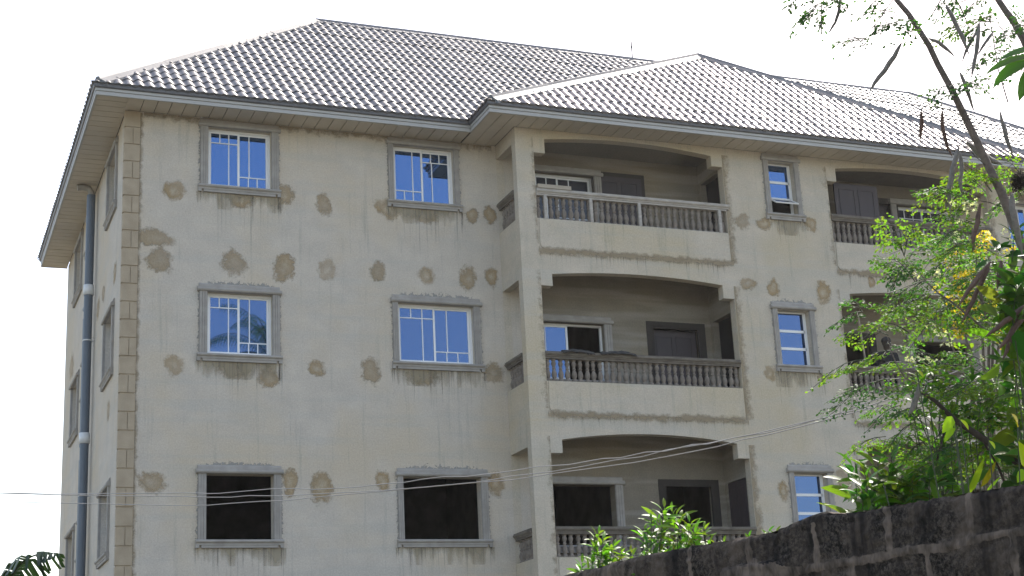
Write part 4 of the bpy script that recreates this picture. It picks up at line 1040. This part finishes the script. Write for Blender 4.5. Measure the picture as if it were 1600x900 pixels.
FR = [ # (u0,v0,u1,v1,depth,tint,density)
 (1360,562,1281,597,7.7,G2,1),(1395,548,1340,570,7.8,G2,1),(1405,592,1304,643,7.9,G3,1),(1388,524,1322,522,7.8,G2,1),(1348,487,1301,512,7.9,G3,1),(1346,486,1330,470,7.9,G3,1),
 (1440,505,1388,478,8,G1,1),(1420,520,1375,505,8,G1,1),(1455,470,1400,490,8,G2,1),(1466,458,1420,478,8,G1,1),(1490,474,1440,520,8.1,G2,1),(1430,440,1385,405,8,G1,1),(1424,422,1378,420,8,G1,1),
 (1420,415,1392,455,8,G3,1),(1418,410,1400,440,8,G3,1),(1440,440,1420,470,8,G3,1),(1413,400,1388,345,8.1,G2,1),(1413,398,1425,360,8.1,G1,1),(1420,405,1442,385,8.1,G1,1),(1410,392,1390,370,8.1,G2,1),
 (1492,300,1437,322,8.0,G2,1),(1490,305,1450,300,8.1,G1,1),(1512,330,1452,342,8.0,G1,1),(1520,350,1470,352,8.1,G1,1),(1500,262,1530,290,8.4,G1,1),(1540,300,1490,275,8.4,G2,1),(1550,300,1510,260,8.4,G2,1),
 (1600,300,1560,270,8.5,G1,1),(1600,280,1570,250,8.5,G2,1),(1590,310,1550,330,8.5,G1,1),(1500,360,1465,385,8.1,G1,1),(1520,380,1480,400,8.1,G2,1),(1540,350,1500,345,8.2,G2,1),(1530,330,1500,320,8.2,G1,1),
 (1283,4,1241,44,7.9,G3,1),(1284,8,1284,53,7.9,G3,1),(1286,6,1268,30,7.9,G3,1),(1300,-12,1320,14,7.9,G3,.8),(1262,-15,1248,12,7.9,G3,.8),(1400,20,1346,24,8.1,G3,.7),(1402,24,1358,60,8.1,G3,.8),(1412,30,1392,58,8.1,G3,.8),(1420,25,1418,55,8.1,G3,.7),
 (1390,-8,1352,18,8.1,G3,.7),(1350,60,1310,80,8.1,G3,.25),(1345,65,1320,68,8.1,G3,.25),(1370,-20,1340,-5,8,G3,.8),
 (1560,35,1468,57,8.3,G1,1),(1552,30,1500,45,8.3,G3,1),(1545,25,1520,60,8.3,G3,.8),(1560,40,1582,70,8.4,G3,.7),(1540,0,1510,22,8.3,G3,.8),(1575,10,1600,40,8.4,G3,.8),(1490,-10,1470,20,8.3,G3,.8),(1510,0,1480,22,8.3,G3,.7),
 (1550,70,1530,112,8.4,G3,.6),(1556,75,1578,105,8.4,G3,.5),(1600,40,1575,60,8.4,G3,.8),(1540,125,1504,140,8.4,G3,.6),(1512,112,1540,98,8.3,G3,.6),(1500,130,1470,160,8.3,G3,.6),(1500,128,1545,145,8.4,G3,.6),(1536,120,1550,142,8.4,G3,.4),(1600,110,1560,125,8.5,G3,.4),(1560,80,1600,90,8.4,G3,.4),(1488,138,1462,152,8.3,G3,.5)]
for u0, v0, u1, v1, dd, c, de in FR:
    hi = v1 < 170  # high fronds get a darker tint, backlit silhouette put into the colour
    frond(fm, fs_, at(u0, v0, dd), at(u1, v1, dd+rg.uniform(-.25, .1)), rg, tuple(x*.8 for x in c) if hi else c, de*(.8 if hi else 1), .023 if hi else .0195)
def mass(n, poly, d0, d1, cols, L=(45, 80), dens=1.0):
    xs = [p[0] for p in poly]; ys = [p[1] for p in poly]; k = 0
    def inside(x, y):
        c = False
        for (a, b_), (e, f) in zip(poly, poly[1:]+poly[:1]):
            if (b_ > y) != (f > y) and x < (e-a)*(y-b_)/(f-b_)+a: c = not c
        return c
    while k < n:
        u, v = rg.uniform(min(xs), max(xs)), rg.uniform(min(ys), max(ys))
        if not inside(u, v): continue
        k += 1; l_ = rg.uniform(*L); a = rg.uniform(-.5, .8); dd = rg.uniform(d0, d1)
        frond(fm, fs_, at(u, v, dd), at(u-l_*math.cos(a), v+l_*math.sin(a), dd+rg.uniform(-.3, .2)), rg, rg.choice(cols), dens)
mass(34, [(1440,430),(1520,400),(1610,380),(1610,560),(1470,560),(1430,500)], 8.3, 9.3, [G1,G2,G3,G1])
mass(40, [(1400,560),(1480,540),(1610,540),(1610,760),(1500,760),(1380,700)], 8.3, 9.4, [G1,G2,G3,G1])
mass(10, [(1470,300),(1610,280),(1610,400),(1470,400)], 8.6, 9.2, [G1,G2,G3], (35, 60), .8)
for q in [(1440,640,1398,650),(1430,660,1390,700),(1445,690,1410,725),(1440,630,1400,600),(1450,700,1420,680),(1462,725,1430,740),(1500,700,1450,716)]: frond(fm, fs_, at(q[0], q[1], 8.0), at(q[2], q[3], 7.9), rg, rg.choice([G1, G3]), 1)
fm.build('foliage', M['moringa'], mt); fs_.build('twigs', M['stem'], mt)
fl = MB()
def flowers(mb, u, v, ru, rv2, n, depth, sz, rg):
    for _ in range(n):
        a, r = rg.uniform(0, 6.28), math.sqrt(rg.random()); c = at(u+ru*r*math.cos(a), v+rv2*r*math.sin(a), depth+rg.uniform(-.12, .12))
        for k in range(4):
            d = rv(rg).normalized(); nn_ = rv(rg).normalized(); c2 = rg.uniform(.8, 1.1); oval(mb, c, d, nn_, sz*rg.uniform(.7, 1.2), sz*.7, (c2, c2, c2))
for u, v, a, b_, n in ((1493,367,9,9,16),(1512,320,8,6,11),(1526,316,5,5,6),(1515,328,9,5,10),(1543,370,6,10,8),(1569,362,4,5,5),(1573,392,5,4,4),(1420,562,3,2,2),(1430,560,12,5,8),(1470,522,10,6,9),(1462,560,14,6,8),(1463,427,8,7,8),(1420,562,6,3,3),(1425,428,14,9,7),(1488,318,5,5,5),(1500,345,5,6,5),(1480,536,12,8,7),(1583,372,6,7,5),(1455,512,10,6,5),(1534,560,4,6,3)):
    flowers(fl, u, v, a, b_, n, 8.0, .012, rg)
fl.build('blossom', M['white_petal'], mt)

# ---- yellow flowering shrub behind it
ys = thing('yellow_flowering_shrub', at(1540, 900, 9.6).xy.to_3d() + Vector((0, 0, GZ)), 'shrub covered in small yellow flowers behind the seed pods, before the right balcony', 'shrub')
rg = random.Random(8); f0 = at(1540, 900, 9.6); f0.z = GZ
b = MB()
for tip in ((1500,440),(1530,380),(1555,420),(1480,480),(1560,500),(1545,360)):
    b.tube([f0, at(1545+(tip[0]-1545)*.3, 640, 9.6), at(tip[0], tip[1]+40, 9.5), at(tip[0], tip[1], 9.5)], [.02, .012, .006, .003], 6)
b.build('stems', M['bark'], ys)
yf = MB()
for u, v, a, bb_, n in ((1538,376,13,12,46),(1530,395,9,9,22),(1495,395,10,8,14),(1483,405,8,14,16),(1505,440,16,20,56),(1515,430,14,12,34),(1495,470,16,22,46),(1520,480,14,24,36),(1545,465,10,22,26),(1550,480,8,6,12),(1500,520,9,7,8),(1580,395,10,8,10),(1570,540,9,6,8),(1465,450,4,6,5),(1495,512,20,12,14),(1560,520,6,6,5)):
    flowers(yf, u, v, a+2, bb_+2, int(n*1.7), 9.0, .015, rg)
yf.build('blossom', M['yellow'], ys)
gl_ = MB(); tw = MB()
for _ in range(46):
    u, v = rg.uniform(1465, 1590), rg.uniform(370, 540)
    P = at(u, v, rg.uniform(9.5, 9.9)); whorl(gl_, tw, P, Vector((rg.uniform(-.4, .4), rg.uniform(-.4, .4), 1)), 7, .055, .42, rg, (1.6, 1.5, .6))
gl_.build('foliage', M['moringa'], ys); tw.build('twigs', M['stem'], ys)

# ---- broad leaved shrubs
def shrub(name, label, tips, depth, L, W_, n, cols, seed, foot_px, seg=4, mat='broad', cat='shrub', spread=.9, jit=.3, curl=.5):
    rg = random.Random(seed); f0 = at(foot_px, 950, depth); f0.z = GZ
    root = thing(name, f0, label, cat); ms = MB(); ml = MB()
    for (u, v) in tips:
        dd = depth + rg.uniform(-jit, jit); tip = at(u, v, dd); low = at(u+rg.uniform(-14, 14), v+rg.uniform(60, 90), dd)
        ms.tube([f0 + rv(rg, .1)*Vector((1, 1, 0)), low.lerp(f0, .35), low, tip], [.007, .004, .003, .002], 5)
        whorl(ml, ms, tip, (tip-low)+rv(rg, .06), n, L*rg.uniform(.85, 1.15), W_, rg, rg.choice(cols), spread, curl=curl)
        for k in range(2):
            q = tip.lerp(low, .35+.35*k); whorl(ml, ms, q + rv(rg, .04), (tip-low)+rv(rg, .25), max(4, n-3), L*rg.uniform(.8, 1.1), W_, rg, rg.choice(cols), 1.0, curl=curl)
    ms.build('stems', M['stem'], root); ml.build('foliage', M[mat], root); return root
def scatter(n, x0, x1, y0, y1, seed):
    rg = random.Random(seed); return [(rg.uniform(x0, x1), rg.uniform(y0, y1)) for _ in range(n)]
GL, GD, GM = (1.7, 1.5, .8), (.55, .7, .8), (1.05, 1.05, .9)
shrub('lemon_shrub', 'bushy green shrub with fresh light shoots under the dark forked branch', [(1440,585),(1462,572),(1478,590),(1500,598),(1425,612),(1455,612),(1520,585),(1485,640),(1510,640),(1548,600),(1535,655),(1572,600),(1590,575),(1565,640),(1590,650),(1600,610)] + scatter(16, 1470, 1610, 560, 740, 5), 8.6, .105, .34, 10, [GL, GM, GD, GM], 31, 1530)
shrub('glossy_leaf_shrub', 'shrub with large glossy dark leaves at the right edge beside the brown pods', [(1590,430),(1600,460),(1612,410),(1580,480),(1598,500),(1590,540),(1605,580),(1612,640),(1600,690),(1585,360)] + scatter(8, 1575, 1625, 420, 700, 2), 7.9, .16, .46, 8, [GM, GD, GL], 32, 1640)
shrub('mango_sapling', 'large leaved sapling rising behind the block wall near the small windows', [(1336,722),(1352,742),(1346,768),(1372,722),(1392,712),(1388,735),(1410,742),(1432,728),(1425,750),(1452,735),(1470,718),(1462,750),(1490,735),(1365,752),(1395,760),(1440,765),(1375,775),(1475,770),(1415,772)], 8.0, .17, .33, 8, [GL, GM, GD, GM], 33, 1400, spread=1.0)
# tall single bud, yellowing leaves
ex = thing('yellowing_plant', at(1520, 900, 7.3).xy.to_3d() + Vector((0, 0, GZ)), 'plant with yellow and rusty dying leaves just over the block wall', 'plant')
rg = random.Random(12); el_ = MB(); es = MB()
f0 = at(1525, 900, 7.3); f0.z = GZ
for u0, v0, u1, v1, wd, c in ((1512,775,1540,715,.16,(3,2,.4)),(1532,762,1558,722,.2,(3,1.2,.3)),(1540,770,1562,745,.12,(4,3,1)),(1600,730,1596,690,.5,(6,3.4,.3)),(1606,735,1590,752,.6,(4,3,.3)),(1590,668,1584,645,.5,(7,2.4,.2)),(1492,662,1476,690,.3,(3.6,2.8,.4)),(1488,650,1474,676,.5,(4,3,.4)),(1500,655,1515,670,.4,(7,4,.3)),(1432,578,1444,588,.4,(6,3,.4)),(1380,755,1402,752,.3,(4,3,.8)),(1545,688,1556,700,.4,(7,4,.3))):
    P, Q = at(u0, v0, 7.4), at(u1, v1, 7.35); es.tube([f0, P.lerp(f0, .4), P], .003, 4, False); leaf(el_, P, Q-P, Vector((rg.uniform(-.3, .3), -.8, .5)), (Q-P).length, (Q-P).length*wd, c, .35, .2, 4)
es.build('stems', M['stem'], ex); el_.build('foliage', M['broad'], ex)
# big lobed leaves hanging from above right
pp = thing('papaya_tree', at(1760, 950, 7.2).xy.to_3d() + Vector((0, 0, GZ)), 'big lobed green leaf hanging in at the upper right edge', 'tree')
pb = MB(); f0 = at(1760, 950, 7.2); f0.z = GZ; top_ = at(1740, 20, 7.2); pb.tube([f0, at(1750, 500, 7.2), top_], [.07, .055, .04], 10); pb.build('trunk', M['bark'], pp)
pl_ = MB(); psm = MB(); rg = random.Random(6)
def big_leaf(u0, v0, u1, v1, w_, c, dd=7.2, nrm=(0, -.6, .8)):
    P, Q = at(u0, v0, dd), at(u1, v1, dd-.05); leaf(pl_, P, Q-P, Vector(nrm), (Q-P).length, (Q-P).length*w_, c, .5, .25, 6)
for a in ((1625,92,1537,99,.30,(.9,1,.7)),(1625,96,1547,122,.42,(.7,.9,.8)),(1640,80,1560,78,.3,(.6,.8,.9)),(1622,100,1589,152,.36,(.3,.35,.4)),(1640,110,1600,160,.4,(.5,.7,.8)),(1660,70,1620,40,.4,(.6,.8,.8))): big_leaf(*a)
for i in range(11):
    a = i*2.4; d = Vector((math.cos(a), math.sin(a), .55 - .08*(i % 4))).normalized(); e = top_ + d*.42 + Vector((0, 0, .05))
    if d.x*.93 - d.y*.36 < .05: continue        # the side over the road carries only the older lobes built below
    psm.tube([top_, top_ + d*.25 + Vector((0, 0, .08)), e], .006, 5)
    for k in range(5):
        b_ = (k-2)*.55; dd_ = Vector((d.x*math.cos(b_)-d.y*math.sin(b_), d.x*math.sin(b_)+d.y*math.cos(b_), -.25)).normalized(); leaf(pl_, e, dd_, Vector((0, 0, 1)), .30-.03*abs(k-2), .11, (.7, .9, .8), .5, .2, 5)
psm.tube([top_, at(1680, 60, 7.2), at(1630, 92, 7.2)], .008, 6); psm.build('leaf_stalk', M['stem'], pp); pl_.build('foliage', M['broad'], pp)
# dry twig nest
ns = MB(); rg = random.Random(9); c = at(1592, 285, 8.35)
for _ in range(420):
    p = c + Vector((rg.gauss(0, .016), rg.gauss(0, .016), rg.gauss(0, .022))); d = rv(rg).normalized()*rg.uniform(.015, .04); ns.tube([p-d, p+rv(rg, .004), p+d], .0011, 3, False)
tag(ns.build('twig_nest', M['bark_dark']), 'small dark ball of dry twigs hanging in the branches by the eaves', 'nest')
# saplings peeping over the wall
shrub('wall_top_sapling', 'leafy green sapling in front of the lowest left balcony, taller of two', [(1038,792),(1050,800),(1062,808),(1018,812),(1008,828),(1035,822),(1078,815),(1088,830),(1055,832),(1030,845),(1072,845),(1100,825),(1012,848),(1048,855),(1085,850),(1060,862)], 8.8, .115, .28, 9, [GL, GL, GM], 41, 1050, jit=.12)
shrub('wall_top_sapling', 'smaller leafy sapling left of the taller one over the wall', [(935,832),(942,842),(930,850),(948,862),(958,852),(925,868),(970,862),(940,875),(985,862),(910,880),(962,875)], 9.2, .11, .28, 9, [GL, GM, GL], 42, 945, jit=.1)
shrub('weed_tuft', 'low green weed tuft on the wall left of the last balcony pillar', [(1130,846),(1140,850)], 8.3, .07, .3, 6, [GL], 43, 1135, jit=.02, cat='weed')
shrub('weed_tuft', 'tiny green weed tuft on the wall before the balcony corner', [(1170,838)], 8.15, .07, .3, 6, [GL], 44, 1170, jit=.02, cat='weed')
shrub('weed_tuft', 'low green weed tuft on the wall just left of its raised step', [(1200,830),(1212,830)], 8.05, .075, .28, 6, [GL], 45, 1205, jit=.02, cat='weed')

# ---- banana plant, only a torn leaf shows at the lower left
bn = thing('banana_plant', at(-40, 1100, 15).xy.to_3d() + Vector((0, 0, GZ)), 'banana plant with a torn dark leaf arching at the lower left corner', 'plant')
rg = random.Random(14); f0 = at(-40, 1100, 15); f0.z = GZ; base = at(-10, 1010, 15)
b = MB(); b.tube([f0, f0.lerp(base, .5), base], [.11, .09, .06], 10); b.build('trunk', M['stem'], bn)
bl = MB(); rb = MB()
def banana_leaf(pts, dep, wid, torn, side=(1, 1)):
    P = [at(u, v, d_) for (u, v), d_ in zip(pts, dep)]; n = 26; C_ = []
    for i in range(n+1):
        x = i/n*(len(P)-1); k = min(len(P)-2, int(x)); f = x-k
        p0 = P[max(0, k-1)]; p1 = P[k]; p2 = P[k+1]; p3 = P[min(len(P)-1, k+2)]
        C_.append(.5*((2*p1)+(p2-p0)*f+(2*p0-5*p1+4*p2-p3)*f*f+(3*p1-p0-3*p2+p3)*f**3))
    rb.tube(C_, [.014*(1-.8*i/n)+.002 for i in range(n+1)], 6)
    for i in range(n):
        a, c_ = C_[i], C_[i+1]; d = (c_-a).normalized(); s = d.cross(Vector((0, 0, 1))).normalized()
        t_ = i/n; w0 = wid*math.sin(math.pi*min(1, .12+.88*t_))**.6*(1 if t_ < .9 else .7)
        for sg, on in zip((-1, 1), side):
            if not on: continue
            if rg.random() < torn*.12: continue
            dr_ = rg.uniform(.5, 1.1); gap = rg.random() < torn*.5
            c2 = a.lerp(c_, .72 if gap else 1.0)
            o_ = (s*sg*.55 - Vector((0, 0, 1))*dr_ + d*.25).normalized(); l_ = w0*rg.uniform(.75, 1.1)
            mid1, mid2 = a + (s*sg*.8 + Vector((0, 0, .1)))*l_*.35, c2 + (s*sg*.8 + Vector((0, 0, .1)))*l_*.35
            e1, e2 = mid1 + o_*l_*.65, mid2 + o_*l_*.65
            k_ = rg.uniform(.7, 1.2); bl.add([a, mid1, e1, e2, mid2, c2], [(0,1,4,5),(1,2,3,4)], True, (k_, k_, k_))
banana_leaf([(-10,1010),(5,930),(25,890),(45,872),(70,864),(97,866)], [15, 15, 15, 14.9, 14.9, 14.8], .40, .6)
banana_leaf([(-10,1010),(-60,900),(-120,870),(-200,900)], [15, 15.2, 15.4, 15.6], .32, .6)
banana_leaf([(-10,1010),(-20,930),(-25,905),(10,960)], [15, 15.6, 16.2, 17], .32, .6)
rb.build('leaf_midrib', M['stem'], bn); bl.build('foliage', M['banana'], bn)

# ---- coconut palm behind the photographer, mirrored in the middle left window
cp = thing('coconut_palm', (9.1, -28, GZ), 'tall coconut palm behind the photographer, mirrored in a blue window', 'palm')
b = MB(); b.tube([(9.1+.15*math.sin(i*.5), -28, GZ + i*1.53) for i in range(11)], [.2-.008*i for i in range(11)], 10); b.build('trunk', M['bark'], cp)
rg = random.Random(17); cl = MB(); cr_ = MB(); top_ = Vector((9.1+.15*math.sin(5), -28, GZ+15.3))
for i in range(18):
    a = i*2.4; el0 = rg.uniform(-.2, 1.3); d = Vector((math.cos(a)*math.cos(el0), math.sin(a)*math.cos(el0), math.sin(el0))); p = top_.copy(); pts = [p.copy()]
    for k in range(14): p = p + d*.22; d = (d - Vector((0, 0, .10+.01*k))).normalized(); pts.append(p.copy())
    cr_.tube(pts, [.03*(1-k/15)+.004 for k in range(15)], 5)
    for k in range(1, 15):
        for q in (0, .5):
            c = pts[k-1].lerp(pts[k], q); dd = (pts[k]-pts[k-1]).normalized(); s = dd.cross(Vector((0, 0, 1))).normalized()
            for sg in (-1, 1):
                ld = (s*sg + dd*.5 - Vector((0, 0, .7))).normalized(); leaf(cl, c, ld, Vector((0, 0, 1)), .55*math.sin(math.pi*(k+1)/17)+.15, .045, G1, .6, .1, 3)
cr_.build('leaf_midrib', M['stem'], cp); cl.build('foliage', M['broad'], cp)

# ------------------------------------------------------------------ haze volume added to lift the dark tones
hb_ = MB(); hb_.box(-905, 905, -905, 905, GZ - 1.0, 18.0)
hm_ = bpy.data.materials.new('tone_lift_haze'); hm_.use_nodes = True; q = hm_.node_tree; q.nodes.clear()
ho = q.nodes.new('ShaderNodeOutputMaterial'); hv = q.nodes.new('ShaderNodeVolumePrincipled'); hv.inputs['Color'].default_value = (.95, .95, .96, 1)
hv.inputs['Density'].default_value = .00025; hv.inputs['Anisotropy'].default_value = .5; q.links.new(hv.outputs[0], ho.inputs['Volume'])
tag(hb_.build('haze', hm_), 'thin haze added around the building to lift the dark tones', 'haze', kind='stuff')
